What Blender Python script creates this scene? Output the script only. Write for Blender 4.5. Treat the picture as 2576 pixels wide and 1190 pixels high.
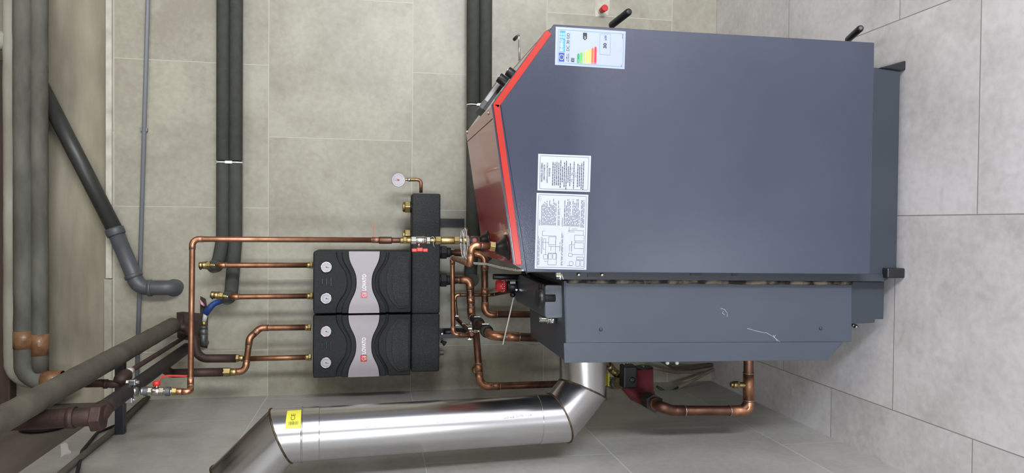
import bpy, math, random
from mathutils import Vector, Matrix
from math import pi, sin, cos, sqrt
random.seed(7)
SC = bpy.context.scene
for o in list(bpy.data.objects): bpy.data.objects.remove(o)

# ------------------------------------------------------------------ camera
# phone held sideways: the room's "up" points to the left edge of the frame
F_PX, PITCH, YAW, ROLL, CAM_D, CAM_H = 1783.5126, .1881, -.0173, -.0062, 3.1348, 1.5682
FW = Vector((sin(YAW)*cos(PITCH), cos(YAW)*cos(PITCH), -sin(PITCH)))
_rt = Vector((cos(YAW), -sin(YAW), 0)); _dn = FW.cross(_rt)
RT = cos(ROLL)*_rt + sin(ROLL)*_dn
DN = -sin(ROLL)*_rt + cos(ROLL)*_dn
CP = Vector((0, -CAM_D, CAM_H))
cam_data = bpy.data.cameras.new('camera'); cam = bpy.data.objects.new('camera', cam_data)
SC.collection.objects.link(cam); SC.camera = cam
cam_data.sensor_fit = 'HORIZONTAL'; cam_data.sensor_width = 36; cam_data.lens = 36*F_PX/2576
cam_data.clip_start = .05
M = Matrix.Identity(4)
for i, a in enumerate((DN, RT, -FW)):
    for j in range(3): M[j][i] = a[j]
M.translation = CP
cam.matrix_world = M

# ------------------------------------------------------------------ world + lights
w = bpy.data.worlds.new('world'); SC.world = w; w.use_nodes = True
w.node_tree.nodes['Background'].inputs[0].default_value = (.80, .86, 1, 1)
w.node_tree.nodes['Background'].inputs[1].default_value = .2
def area(name, loc, target, sx, sy, power, col):
    d = bpy.data.lights.new(name, 'AREA'); d.shape = 'RECTANGLE'; d.size = sx; d.size_y = sy
    d.energy = power; d.color = col
    o = bpy.data.objects.new(name, d); SC.collection.objects.link(o); o.location = loc
    o.rotation_euler = (Vector(target)-Vector(loc)).to_track_quat('-Z', 'Y').to_euler()
    return o
area('window_light_middle', (-.35, -4.85, 1.35), (-.2, 0, .9), .32, 1.4, 38, (.86, .93, 1))
area('window_light_right', (2.35, -4.85, 1.1), (1.1, -1, .2), .5, 2.1, 118, (.88, .93, 1))
area('doorway_light_right', (2.9, -3.4, 1.0), (.8, -1.4, .2), 1.2, 1.9, 16, (.97, .97, 1))
area('ceiling_tube_light', (1.0, -2.3, 3.15), (.8, -1.2, 0), .25, 1.3, 10, (1, .93, .78))
SC.view_settings.view_transform = 'Standard'; SC.view_settings.look = 'None'
SC.view_settings.gamma = 1; SC.view_settings.use_curve_mapping = False
SC.view_settings.exposure = .55

# ------------------------------------------------------------------ geometry helpers
def ray(px, py): return FW + (595-py)/F_PX*RT + (px-1288)/F_PX*DN
def P(px, py, y=None, x=None, z=None):
    """point of the photo at a chosen distance: on the plane y=, x= or z= of the room (metres)"""
    d = ray(px, py)
    t = (y-CP.y)/d.y if y is not None else (x-CP.x)/d.x if x is not None else (z-CP.z)/d.z
    return CP + d*t
def PL(px, py, p0, n):
    d = ray(px, py); return CP + d*((p0-CP).dot(n)/d.dot(n))
def mpx(p, n): return n*((p-CP).dot(FW))/F_PX      # size in metres of n pixels at p
V = lambda *a: Vector(a)

def frame(d):
    d = d.normalized(); a = V(0, 0, 1) if abs(d.z) < .9 else V(1, 0, 0)
    u = d.cross(a).normalized(); return u, d.cross(u).normalized()
def fillet(pts, R, n=8):
    """polyline with rounded corners; also returns for each corner (start, end) index"""
    pts = [Vector(p) for p in pts]
    if not isinstance(R, (list, tuple)): R = [R]*(len(pts)-2)
    out = [pts[0]]; arcs = []
    for i in range(1, len(pts)-1):
        a, b, c = pts[i-1], pts[i], pts[i+1]
        d1 = (b-a).normalized(); d2 = (c-b).normalized()
        ang = d1.angle(d2, 0)
        if ang < .02: out.append(b); arcs.append(None); continue
        t = R[i-1]*math.tan(ang/2); t = min(t, (b-a).length*.49, (c-b).length*.49)
        r = t/math.tan(ang/2)
        s = b-d1*t; nrm = (d2-d1*d1.dot(d2)).normalized(); cen = s+nrm*r
        i0 = len(out)
        for k in range(n+1):
            q = ang*k/n; out.append(cen-nrm*r*cos(q)+d1*r*sin(q))
        arcs.append((i0, len(out)-1, d1, d2))
    out.append(pts[-1]); return out, arcs

class MB:
    def __init__(s): s.v = []; s.f = []; s.sm = []
    def add(s, vs, fs, smooth=False):
        b = len(s.v); s.v += [Vector(v) for v in vs]
        for f in fs: s.f.append([b+i for i in f]); s.sm.append(smooth)
        return s
    def box(s, a, b):
        x0, y0, z0 = [min(a[i], b[i]) for i in range(3)]; x1, y1, z1 = [max(a[i], b[i]) for i in range(3)]
        return s.add([(x0,y0,z0),(x1,y0,z0),(x1,y1,z0),(x0,y1,z0),(x0,y0,z1),(x1,y0,z1),(x1,y1,z1),(x0,y1,z1)],
                     [(0,3,2,1),(4,5,6,7),(0,1,5,4),(1,2,6,5),(2,3,7,6),(3,0,4,7)])
    def obox(s, c, ax, ay, az):
        """oriented box: centre and three half-axis vectors"""
        c = Vector(c); vs = []
        for k in (-1, 1):
            for i, j in ((-1,-1),(1,-1),(1,1),(-1,1)): vs.append(c+ax*i+ay*j+az*k)
        return s.add(vs, [(0,3,2,1),(4,5,6,7),(0,1,5,4),(1,2,6,5),(2,3,7,6),(3,0,4,7)])
    def sweep(s, pts, r, n=16, cap=True, smooth=True, closed=False):
        pts = [Vector(p) for p in pts]; m = len(pts)
        rs = r if isinstance(r, (list, tuple)) else [r]*m
        vs = []; u = None
        for i, p in enumerate(pts):
            if closed: d = (pts[(i+1) % m]-pts[i-1]).normalized()
            elif i == 0: d = (pts[1]-p).normalized()
            elif i == m-1: d = (p-pts[i-1]).normalized()
            else: d = ((p-pts[i-1]).normalized()+(pts[i+1]-p).normalized()).normalized()
            if u is None: u, _ = frame(d)
            else: u = (u-d*u.dot(d)).normalized()
            w_ = d.cross(u)
            for k in range(n):
                a = 2*pi*k/n; vs.append(p+(u*cos(a)+w_*sin(a))*rs[i])
        fs = []
        for i in range(m if closed else m-1):
            j = (i+1) % m
            for k in range(n):
                l = (k+1) % n; fs.append((i*n+k, i*n+l, j*n+l, j*n+k))
        s.add(vs, fs, smooth)
        if cap and not closed:
            b = len(s.v)-len(vs)
            s.f.append([b+k for k in range(n)][::-1]); s.sm.append(False)
            s.f.append([b+(m-1)*n+k for k in range(n)]); s.sm.append(False)
        return s
    def cyl(s, a, b, r, r2=None, n=20, smooth=True):
        return s.sweep([a, b], [r, r if r2 is None else r2], n, True, smooth)
    def lathe(s, a, d, prof, n=24, smooth=True):
        """profile [(distance along d, radius)...]"""
        a = Vector(a); d = Vector(d).normalized(); u, w_ = frame(d); vs = []; m = len(prof)
        for t, r in prof:
            for k in range(n):
                q = 2*pi*k/n; vs.append(a+d*t+(u*cos(q)+w_*sin(q))*max(r, 1e-5))
        fs = [(i*n+k, i*n+(k+1) % n, (i+1)*n+(k+1) % n, (i+1)*n+k) for i in range(m-1) for k in range(n)]
        s.add(vs, fs, smooth); b = len(s.v)-len(vs)
        s.f.append([b+k for k in range(n)][::-1]); s.sm.append(False)
        s.f.append([b+(m-1)*n+k for k in range(n)]); s.sm.append(False)
        return s
    def prism(s, poly, off):
        """polygon (3D points) extruded by off"""
        poly = [Vector(p) for p in poly]; off = Vector(off); n = len(poly)
        return s.add(poly+[p+off for p in poly], [list(range(n)), list(range(n, 2*n))[::-1]] +
                     [(i, i+n, (i+1) % n+n, (i+1) % n) for i in range(n)])
    def torus(s, c, d, R, r, n=28, m=8):
        u, w_ = frame(Vector(d)); c = Vector(c)
        return s.sweep([c+(u*cos(2*pi*k/n)+w_*sin(2*pi*k/n))*R for k in range(n)], r, m, False, True, True)
    def ball(s, c, r, n=12, sc=(1, 1, 1)):
        vs = []; fs = []; c = Vector(c)
        for i in range(n+1):
            for k in range(2*n):
                th = pi*i/n; ph = pi*k/n
                vs.append(c+V(r*sc[0]*sin(th)*cos(ph), r*sc[1]*sin(th)*sin(ph), r*sc[2]*cos(th)))
        for i in range(n):
            for k in range(2*n): fs.append((i*2*n+k, (i+1)*2*n+k, (i+1)*2*n+(k+1) % (2*n), i*2*n+(k+1) % (2*n)))
        return s.add(vs, fs, True)
    def build(s, name, m, parent=None, bevel=0, seg=2, fix=True):
        off = parent['_o'] if parent is not None else (0, 0, 0)
        off = Vector(off)
        me = bpy.data.meshes.new(name)
        me.from_pydata([v-off for v in s.v], [], s.f)
        for p, q in zip(me.polygons, s.sm): p.use_smooth = q
        if fix:
            import bmesh
            bm = bmesh.new(); bm.from_mesh(me); bmesh.ops.recalc_face_normals(bm, faces=bm.faces); bm.to_mesh(me); bm.free()
        me.materials.append(m)
        o = bpy.data.objects.new(name, me); SC.collection.objects.link(o)
        if parent is not None: o.parent = parent
        o['_o'] = tuple(off)
        if bevel:
            b = o.modifiers.new('bevel', 'BEVEL'); b.width = bevel; b.segments = seg; b.limit_method = 'ANGLE'; b.angle_limit = .6
            b.harden_normals = False
        return o
def empty(name, label, cat, loc, group=None):
    o = bpy.data.objects.new(name, None); SC.collection.objects.link(o)
    o.location = loc; o.empty_display_size = .05
    o['label'] = label; o['category'] = cat; o['_o'] = tuple(loc)
    if group: o['group'] = group
    return o
def tag(o, label, cat, group=None):
    o['label'] = label; o['category'] = cat
    if group: o['group'] = group
    return o
def struct(o): o['kind'] = 'structure'; return o

# ------------------------------------------------------------------ materials
def new_mat(name):
    m = bpy.data.materials.new(name); m.use_nodes = True
    return m, m.node_tree.nodes, m.node_tree.links, m.node_tree.nodes['Principled BSDF']
def lin(c): return tuple((x/255/12.92 if x/255 <= .04045 else ((x/255+.055)/1.055)**2.4) for x in c)
def mat(name, c, rough=.5, metal=0, c2=None, scale=8, amount=1, bump=0, bscale=60, coat=0, rvar=0, detail=5, stretch=None, lo=.35, hi=.7):
    m, N, L, B = new_mat(name)
    B.inputs['Base Color'].default_value = (*lin(c), 1); B.inputs['Roughness'].default_value = rough
    B.inputs['Metallic'].default_value = metal
    if coat: B.inputs['Coat Weight'].default_value = coat; B.inputs['Coat Roughness'].default_value = .06
    tc = N.new('ShaderNodeTexCoord'); src = tc.outputs['Object']
    if stretch:
        mp = N.new('ShaderNodeMapping'); mp.inputs['Scale'].default_value = stretch; L.new(src, mp.inputs['Vector']); src = mp.outputs['Vector']
    if c2 or rvar:
        nz = N.new('ShaderNodeTexNoise'); nz.inputs['Scale'].default_value = scale; nz.inputs['Detail'].default_value = detail
        L.new(src, nz.inputs['Vector'])
        rg = N.new('ShaderNodeMapRange'); rg.inputs['From Min'].default_value = lo; rg.inputs['From Max'].default_value = hi
        L.new(nz.outputs['Fac'], rg.inputs['Value'])
        if c2:
            mx = N.new('ShaderNodeMix'); mx.data_type = 'RGBA'
            mx.inputs[6].default_value = (*lin(c), 1); mx.inputs[7].default_value = (*lin(c2), 1)
            L.new(rg.outputs['Result'], mx.inputs[0]); L.new(mx.outputs[2], B.inputs['Base Color'])
        if rvar:
            r2 = N.new('ShaderNodeMapRange'); r2.inputs['To Min'].default_value = rough; r2.inputs['To Max'].default_value = rough+rvar
            L.new(rg.outputs['Result'], r2.inputs['Value']); L.new(r2.outputs['Result'], B.inputs['Roughness'])
    if bump:
        n2 = N.new('ShaderNodeTexNoise'); n2.inputs['Scale'].default_value = bscale; n2.inputs['Detail'].default_value = 3
        L.new(src, n2.inputs['Vector'])
        bp = N.new('ShaderNodeBump'); bp.inputs['Strength'].default_value = bump; bp.inputs['Distance'].default_value = .002
        L.new(n2.outputs['Fac'], bp.inputs['Height']); L.new(bp.outputs['Normal'], B.inputs['Normal'])
    return m

def tile_mat(name, axes, offs, base, dark, grout, rough=.45, seed=0):
    """60 cm concrete-look tiles in running bond; axes: which object axes run along / across the courses"""
    m, N, L, B = new_mat(name)
    tc = N.new('ShaderNodeTexCoord'); sp = N.new('ShaderNodeSeparateXYZ'); L.new(tc.outputs['Object'], sp.inputs[0])
    cb = N.new('ShaderNodeCombineXYZ')
    for i in (0, 1):
        a = N.new('ShaderNodeMath'); a.operation = 'ADD'; a.inputs[1].default_value = offs[i]+12.0
        L.new(sp.outputs[axes[i]], a.inputs[0]); L.new(a.outputs[0], cb.inputs[i])
    br = N.new('ShaderNodeTexBrick'); br.offset = .5; br.offset_frequency = 2; br.squash = 1
    br.inputs['Scale'].default_value = 1; br.inputs['Mortar Size'].default_value = .0018; br.inputs['Mortar Smooth'].default_value = .3
    br.inputs['Brick Width'].default_value = .6; br.inputs['Row Height'].default_value = .6; br.inputs['Bias'].default_value = 0
    br.inputs['Color1'].default_value = (0, 0, 0, 1); br.inputs['Color2'].default_value = (1, 1, 1, 1); br.inputs['Mortar'].default_value = (.5, .5, .5, 1)
    L.new(cb.outputs[0], br.inputs['Vector'])
    # every tile its own piece of print: shift the clouds by the tile's random value
    sc = N.new('ShaderNodeVectorMath'); sc.operation = 'SCALE'; sc.inputs['Scale'].default_value = 9.3
    L.new(br.outputs['Color'], sc.inputs[0])
    ad = N.new('ShaderNodeVectorMath'); ad.operation = 'ADD'; L.new(tc.outputs['Object'], ad.inputs[0]); L.new(sc.outputs[0], ad.inputs[1])
    ad2 = N.new('ShaderNodeVectorMath'); ad2.operation = 'ADD'; ad2.inputs[1].default_value = (seed*3.1, seed, 0); L.new(ad.outputs[0], ad2.inputs[0])
    n1 = N.new('ShaderNodeTexNoise'); n1.inputs['Scale'].default_value = 2.6; n1.inputs['Detail'].default_value = 9; n1.inputs['Roughness'].default_value = .62
    n1.inputs['Distortion'].default_value = .4; L.new(ad2.outputs[0], n1.inputs['Vector'])
    n2 = N.new('ShaderNodeTexNoise'); n2.inputs['Scale'].default_value = 45; n2.inputs['Detail'].default_value = 4; L.new(ad2.outputs[0], n2.inputs['Vector'])
    n3 = N.new('ShaderNodeTexNoise'); n3.inputs['Scale'].default_value = 11; n3.inputs['Detail'].default_value = 6; n3.inputs['Distortion'].default_value = 1.2; L.new(ad2.outputs[0], n3.inputs['Vector'])
    r1 = N.new('ShaderNodeMapRange'); r1.inputs['From Min'].default_value = .36; r1.inputs['From Max'].default_value = .68; L.new(n1.outputs['Fac'], r1.inputs['Value'])
    r2 = N.new('ShaderNodeMapRange'); r2.inputs['From Min'].default_value = .3; r2.inputs['From Max'].default_value = .7; r2.inputs['To Min'].default_value = -.22; r2.inputs['To Max'].default_value = .22
    L.new(n2.outputs['Fac'], r2.inputs['Value'])
    r3 = N.new('ShaderNodeMapRange'); r3.inputs['From Min'].default_value = .58; r3.inputs['From Max'].default_value = .72; r3.inputs['To Max'].default_value = .3
    L.new(n3.outputs['Fac'], r3.inputs['Value'])
    s = N.new('ShaderNodeMath'); s.operation = 'ADD'; L.new(r1.outputs['Result'], s.inputs[0]); L.new(r2.outputs['Result'], s.inputs[1])
    s2 = N.new('ShaderNodeMath'); s2.operation = 'ADD'; s2.use_clamp = True; L.new(s.outputs[0], s2.inputs[0]); L.new(r3.outputs['Result'], s2.inputs[1])
    mx = N.new('ShaderNodeMix'); mx.data_type = 'RGBA'; mx.inputs[6].default_value = (*lin(base), 1); mx.inputs[7].default_value = (*lin(dark), 1)
    L.new(s2.outputs[0], mx.inputs[0])
    mg = N.new('ShaderNodeMix'); mg.data_type = 'RGBA'; mg.inputs[7].default_value = (*lin(grout), 1)
    L.new(mx.outputs[2], mg.inputs[6]); L.new(br.outputs['Fac'], mg.inputs[0]); L.new(mg.outputs[2], B.inputs['Base Color'])
    B.inputs['Roughness'].default_value = rough
    bp = N.new('ShaderNodeBump'); bp.inputs['Strength'].default_value = .35; bp.inputs['Distance'].default_value = .0015; bp.invert = True
    L.new(br.outputs['Fac'], bp.inputs['Height']); L.new(bp.outputs['Normal'], B.inputs['Normal'])
    return m

MT = dict(
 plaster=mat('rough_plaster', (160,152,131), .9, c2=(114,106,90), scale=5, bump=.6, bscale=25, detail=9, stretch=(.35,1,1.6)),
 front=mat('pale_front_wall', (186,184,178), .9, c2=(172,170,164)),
 plaster_shaded=mat('shaded_plaster', (96,86,76), .9, c2=(70,62,54), scale=5, bump=.6, bscale=25, detail=9, stretch=(1,.35,1.6)),  # left wall plaster: the dimmer light up there is put into a darker colour
 edge=mat('pale_tile_adhesive', (205,200,184), .8, c2=(170,163,148), scale=14, bump=.4),
 ceil=mat('ceiling_paint', (138,130,118), .9, c2=(122,114,104)),
 copper=mat('copper', (178,130,102), .4, 1, c2=(122,84,64), scale=16, rvar=.2, stretch=(1,1,1)),
 copper_b=mat('brownish_copper', (140,102,84), .42, 1, c2=(88,64,54), scale=18, rvar=.2),
 fit=mat('copper_fitting', (200,148,116), .34, 1, c2=(150,106,82), scale=30, rvar=.2),
 solder=mat('solder', (205,203,200), .35, 1, c2=(160,150,140), scale=60),
 brass=mat('brass', (190,170,118), .36, 1, c2=(146,128,84), scale=30, rvar=.15),
 nickel=mat('nickel_plated_brass', (205,204,196), .24, 1, c2=(170,168,158), scale=30),
 braid=mat('braided_steel', (236,236,232), .4, .35, c2=(176,176,172), scale=260, bump=.3, bscale=400),
 zinc=mat('zinc_steel', (190,192,194), .35, 1, c2=(140,142,144), scale=40),
 chrome=mat('chrome', (225,226,228), .12, 1),
 steel=mat('stainless_flue_steel', (198,197,198), .2, 1, c2=(182,180,180), scale=5, rvar=.07, stretch=(1,1,.3)),
 weld=mat('brown_weld_bead', (120,105,88), .45, 1, c2=(70,58,46), scale=90, bump=.8, bscale=300),
 foam=mat('dark_pipe_insulation', (68,69,63), .85, c2=(58,60,55), scale=30, bump=.5, bscale=220),
 epp=mat('speckled_black_foam_shell', (36,37,38), .75, c2=(64,63,66), scale=230, bump=.6, bscale=240, detail=2, lo=.5, hi=.75),
 epp2=mat('black_foam_shell', (24,25,26), .7, c2=(40,40,42), scale=200, bump=.5, bscale=240, detail=2, lo=.5, hi=.8),
 silver=mat('silver_plastic_panel', (166,158,162), .42, .1, c2=(160,152,156), scale=4),
 black=mat('black_plastic', (18,19,21), .38),
 blackg=mat('black_rubber', (30,31,33), .6),
 blacksteel=mat('black_painted_steel', (28,29,33), .35, c2=(36,37,42), scale=20),
 slate=mat('glossy_blue_grey_enamel', (56,61,79), .16, 0, c2=(53,58,75), scale=2, bump=.12, bscale=420, coat=.9),
 grey=mat('satin_grey_enamel', (72,78,89), .34, 0, c2=(66,72,82), scale=3, bump=.1, bscale=400, rvar=.1),
 greyd=mat('dark_grey_enamel', (56,61,70), .42, 0, c2=(50,55,63), scale=3, bump=.1, bscale=400),
 red=mat('red_enamel', (182,48,40), .18, 0, c2=(172,43,36), scale=4, bump=.05, bscale=400, coat=.6),
 cream=mat('cream_panel', (205,208,195), .4),
 rope=mat('sooty_rope_gasket', (120,108,92), .9, c2=(28,25,24), scale=26, bump=1, bscale=160, lo=.42, hi=.6),
 redplastic=mat('red_plastic', (196,40,44), .4),
 redpaint=mat('red_lever_paint', (205,50,40), .35),
 wine=mat('dark_red_pump_paint', (124,52,60), .42, c2=(108,44,52), scale=20, bump=.3, bscale=200),
 orange=mat('orange_plastic', (226,112,48), .4),
 blue=mat('blue_plastic', (38,42,110), .35),
 pvc=mat('grey_drain_plastic', (80,83,86), .45, c2=(70,72,75), scale=20),
 pvcb=mat('dark_drain_plastic', (58,58,54), .42, c2=(46,46,43), scale=6),
 conduit=mat('grey_conduit_plastic', (126,129,134), .45),
 white=mat('white_plastic', (235,235,232), .4),
 wrap=mat('old_painted_pipe_wrap', (94,88,76), .8, c2=(72,66,56), scale=12, bump=.7, bscale=60, detail=8),
 wrapg=mat('grey_pipe_wrap', (100,99,90), .75, c2=(72,70,62), scale=14, bump=.9, bscale=70, detail=8, stretch=(.4,1,1)),
 wrapl=mat('pale_pipe_wrap', (168,164,150), .8, c2=(140,134,118), scale=9, bump=.5, bscale=50, stretch=(.4,1,1)),
 tape=mat('brown_packing_tape', (140,104,72), .32, c2=(104,70,44), scale=26, bump=.9, bscale=90),
 rust=mat('rusty_steel', (68,46,40), .6, .2, c2=(42,30,26), scale=18, bump=.6, bscale=90),
 darkpipe=mat('dark_steel_pipe', (48,40,36), .6, .2, c2=(30,26,24), scale=14, bump=.5, bscale=80),
 bluep=mat('blue_pipe_sleeve', (38,74,150), .5, c2=(26,52,112), scale=30, bump=.5),
 palehose=mat('pale_plastic_pipe', (190,190,186), .5),
 galv=mat('galvanised_fitting', (112,114,114), .5, .6, c2=(78,80,80), scale=30, bump=.4),
 wood=mat('dark_brown_wood', (74,54,42), .7, c2=(52,38,30), scale=6, stretch=(.3,3,3), bump=.4),
 word=mat('white_print', (236,236,238), .45),
 paper=mat('white_sticker_paper', (182,186,198), .4),
 paperb=mat('bluish_white_label', (160,168,192), .35),
 ink=mat('black_print', (22,23,28), .5),
 inkg=mat('grey_print', (58,61,72), .5),
 inkl=mat('pale_grey_print', (176,182,198), .5),
 stamp=mat('grey_stamp_ink', (92,92,92), .5),
 inkb=mat('blue_print', (66,140,205), .5),
 flag=mat('flag_blue_print', (34,62,158), .5),
 lblue=mat('light_blue_print', (130,190,232), .5),
 yellow=mat('yellow_sticker', (216,208,70), .45),
 yellowd=mat('olive_print', (110,106,40), .5),
 green=mat('green_plastic', (40,110,84), .4),
 dgreen=mat('dark_green_cable', (24,52,46), .5),
 beigecab=mat('dusty_beige_conduit', (142,124,112), .8, c2=(116,100,90), scale=20, bump=.4),
 darkcab=mat('dusty_dark_cable', (96,84,76), .8, c2=(74,64,58), scale=20),
 hole=mat('dark_masonry', (70,58,50), .95, c2=(40,32,28), scale=20, bump=1, bscale=50),
 flake=mat('white_filler', (200,194,190), .9, bump=.5),
 dialw=mat('dial_white', (186,182,186), .4),
 dialp=mat('dial_pink_scale', (214,150,160), .4),
 dialb=mat('dial_blue_scale', (120,130,175), .4),
)
for k, c in dict(a1=(24,140,92), a2=(88,172,84), a3=(160,196,84), a4=(238,224,72), a5=(240,178,84), a6=(222,102,56), a7=(206,38,60)).items():
    MT[k] = mat('arrow_print_'+k, c, .5)
# ------------------------------------------------------------------ the room
XL = -.7364; A0 = .2198; Z5 = A0+2.4
T_WALL = tile_mat('wall_tile', (0, 2), (.24-.0, -A0+.6), (165,161,144), (142,136,120), (182,178,164), .42, 1)
T_LEFT = tile_mat('left_wall_tile', (1, 2), (.6612, -A0+.6), (176,174,168), (156,153,147), (198,196,190), .42, 2)
T_FLOOR = tile_mat('floor_tile', (1, 0), (1.212, -.0377), (226,222,223), (196,190,190), (150,146,142), .4, 5)
def wall(name, a, b, m): return struct(MB().box(a, b).build(name, m))
wall('floor', (XL-.1, -5.0, -.1), (3.0, .1, 0), T_FLOOR)
wall('wall_back', (XL-.1, 0, 0), (3.0, .1, Z5+.005), T_WALL)
wall('wall_left', (XL-.1, -5.0, 0), (XL, 0, Z5-.03), T_LEFT)
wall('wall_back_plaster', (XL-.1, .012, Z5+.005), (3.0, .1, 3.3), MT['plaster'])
wall('wall_left_plaster', (XL-.1, -5.0, Z5-.03), (XL-.006, .012, 3.3), MT['plaster_shaded'])
wall('ceiling', (XL-.1, -5.0, 3.3), (3.0, .1, 3.4), MT['ceil'])
# pale strip of adhesive along the top course, right of the last tile
xs = P(275, 700, y=0).x
wall('trim_1', (xs, -.010, Z5+.005), (3.0, .012, P(266, 330, y=-.01).z), MT['edge'])
wall('trim_2', (XL, -.009, Z5+.005), (xs-.004, .012, P(262, 800, y=-.009).z), T_WALL)
# far sides of the room, with the window and doorway openings the daylight comes through
fw = MB(); yb = -5.0
for a, b in (((XL-.1,.8,0),(0,0,0)),):
    pass
def holed(name, axis, pos, th, u0, u1, holes, m):
    """wall in plane axis=pos with rectangular openings (u0,u1,z0,z1)"""
    b = MB(); cur = u0
    def bx(a0, a1, z0, z1):
        if a1-a0 < 1e-4 or z1-z0 < 1e-4: return
        if axis == 'y': b.box((a0, pos-th, z0), (a1, pos, z1))
        else: b.box((pos, a0, z0), (pos+th, a1, z1))
    for h0, h1, z0, z1 in holes:
        bx(cur, h0, 0, 3.3); bx(h0, h1, 0, z0); bx(h0, h1, z1, 3.3); cur = h1
    bx(cur, u1, 0, 3.3)
    return struct(b.build(name, m))
holed('wall_front', 'y', -5.0, .12, XL-.1, 3.0, [(-.65, -.05, .75, 2.35), (2.05, 2.65, 0, 2.25)], MT['front'])
holed('wall_right', 'x', 3.0, .12, -5.0, .1, [(-3.2, -1.4, .1, 2.35)], T_LEFT)
# dark timber over the overhead pipes
bm_ = MB().box((XL-.006, -.045, P(24, 600, y=-.045).z), (P(0, 150, y=-.045).x, .01, 3.3))
tag(bm_.build('timber_beam', MT['wood'], bevel=.006), 'dark brown timber running under the ceiling above the wrapped overhead pipes', 'beam')

# ------------------------------------------------------------------ lettering
def text_mesh(s, bold=0):
    c = bpy.data.curves.new('t', 'FONT'); c.body = s; c.resolution_u = 3; c.offset = bold
    o = bpy.data.objects.new('t', c); SC.collection.objects.link(o)
    bpy.context.view_layer.update()
    me = bpy.data.meshes.new_from_object(o.evaluated_get(bpy.context.evaluated_depsgraph_get()))
    vs = [v.co.copy() for v in me.vertices]; fs = [list(p.vertices) for p in me.polygons]
    bpy.data.objects.remove(o); bpy.data.curves.remove(c); bpy.data.meshes.remove(me)
    x0 = min(v.x for v in vs); x1 = max(v.x for v in vs); y0 = min(v.y for v in vs); y1 = max(v.y for v in vs)
    return [((v.x-x0)/(x1-x0), (v.y-y0)/(y1-y0)) for v in vs], fs
class Sheet:
    """a printed sheet between four corner points (as read: top-left, top-right, bottom-right, bottom-left)"""
    def __init__(s, tl, tr, br, bl, n): s.c = (tl, tr, br, bl); s.n = n
    def at(s, a, b, h=.0004):
        tl, tr, br, bl = s.c
        return (tl*(1-a)+tr*a)*(1-b)+(bl*(1-a)+br*a)*b+s.n*h
    def poly(s, mb, pts, h=.0004):
        mb.add([s.at(a, b, h) for a, b in pts], [list(range(len(pts)))])
    def rect(s, mb, a0, a1, b0, b1, h=.0004): s.poly(mb, [(a0,b0),(a0,b1),(a1,b1),(a1,b0)], h)
    def text(s, mb, txt, a0, a1, b0, b1, h=.0006, bold=0):
        vs, fs = text_mesh(txt, bold)
        mb.add([s.at(a0+(a1-a0)*x, b1+(b0-b1)*y, h) for x, y in vs], fs)
    def line(s, mb, a0, b0, a1, b1, wa, wb, h=.0005):
        if abs(a1-a0) > abs(b1-b0): s.poly(mb, [(a0,b0-wb/2),(a0,b0+wb/2),(a1,b1+wb/2),(a1,b1-wb/2)], h)
        else: s.poly(mb, [(a0-wa/2,b0),(a1-wa/2,b1),(a1+wa/2,b1),(a0+wa/2,b0)], h)
    def frame(s, mb, a0, a1, b0, b1, ra, rb, wa, wb, h=.0005, n=5):
        def loop(i):
            out = []
            for cx, cy, q0 in ((a1-ra, b1-rb, 0), (a0+ra, b1-rb, 90), (a0+ra, b0+rb, 180), (a1-ra, b0+rb, 270)):
                for k in range(n+1):
                    q = math.radians(q0+90*k/n); out.append((cx+(ra-i*wa)*cos(q), cy+(rb-i*wb)*sin(q)))
            return out
        A, B = loop(0), loop(1); m = len(A)
        mb.add([s.at(*p, h) for p in A+B], [(i, (i+1) % m, m+(i+1) % m, m+i) for i in range(m)])
    def words(s, mb, a0, a1, b, hgt, seed=0, h=.0005):
        """illegible small print: a run of short strokes"""
        r = random.Random(seed); a = a0
        while a < a1:
            wd = min(r.uniform(.02, .085), a1-a); s.rect(mb, a, a+wd, b-hgt/2, b+hgt/2, h); a += wd+.012

# ------------------------------------------------------------------ the boiler
YN, YF = -1.28, -.70
def poly_(y, *q): return [P(a, b, y=y) for a, b in q]
boiler = empty('firewood_boiler', 'large blue-grey enamel firewood boiler with a red top standing on the tiled floor', 'boiler', (.2, -.99, 0))
pp = [P(2200,107,y=YN), P(2188,690,y=YN), P(1325,685,y=YN), P(1259,262,y=YN), P(1393,61,y=YN)]
side = MB().prism(pp, (0, .012, 0)).build('side_panel', MT['slate'], boiler, bevel=.002); side['label'] = 'glossy blue-grey side panel'
# body inside the cladding
def offs(poly, k):
    c = sum(poly, V(0,0,0))/len(poly); return [c+(p-c)*k for p in poly]
body = offs([p+V(0, .012, 0) for p in pp], .982)
body = [V(max(p.x, -.100), p.y, p.z-(.012 if 1 < p.z and p.x < 0 else 0)) for p in body]
MB().prism(body, (0, .545, 0)).build('body', MT['greyd'], boiler)
MB().prism([V(max(p.x, -.100), p.y+.568, p.z) for p in pp], (0, .012, 0)).build('side_panel', MT['slate'], boiler, bevel=.002)
for q_ in (((1264,262),(1397,64),(1370,80),(1236,264)), ((1264,262),(1236,264),(1291,664),(1324,683))): MB().prism(poly_(YN+.003, *q_), (0, .008, 0)).build('side_panel_fold', MT['slate'], boiler)
# red lid : slab from the ridge back to the rear
R0 = P(1240,262,y=YN); R1 = P(1297,667,y=YN); Fr = P(1375,75,y=YN)
up = V(0, 0, .002)
def lidpt(p, dz=0, y=None): return V(p.x, p.y if y is None else y, p.z+dz)
lid = MB().prism([q+V(0,-.002,0) for q in (lidpt(R0), lidpt(R1), lidpt(R1, -.0175), lidpt(R0, -.0175))], (0, YF-YN+.002, 0)).build('top_cover', MT['red'], boiler, bevel=.0015)
lid['label'] = 'bright red top cover'
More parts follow.
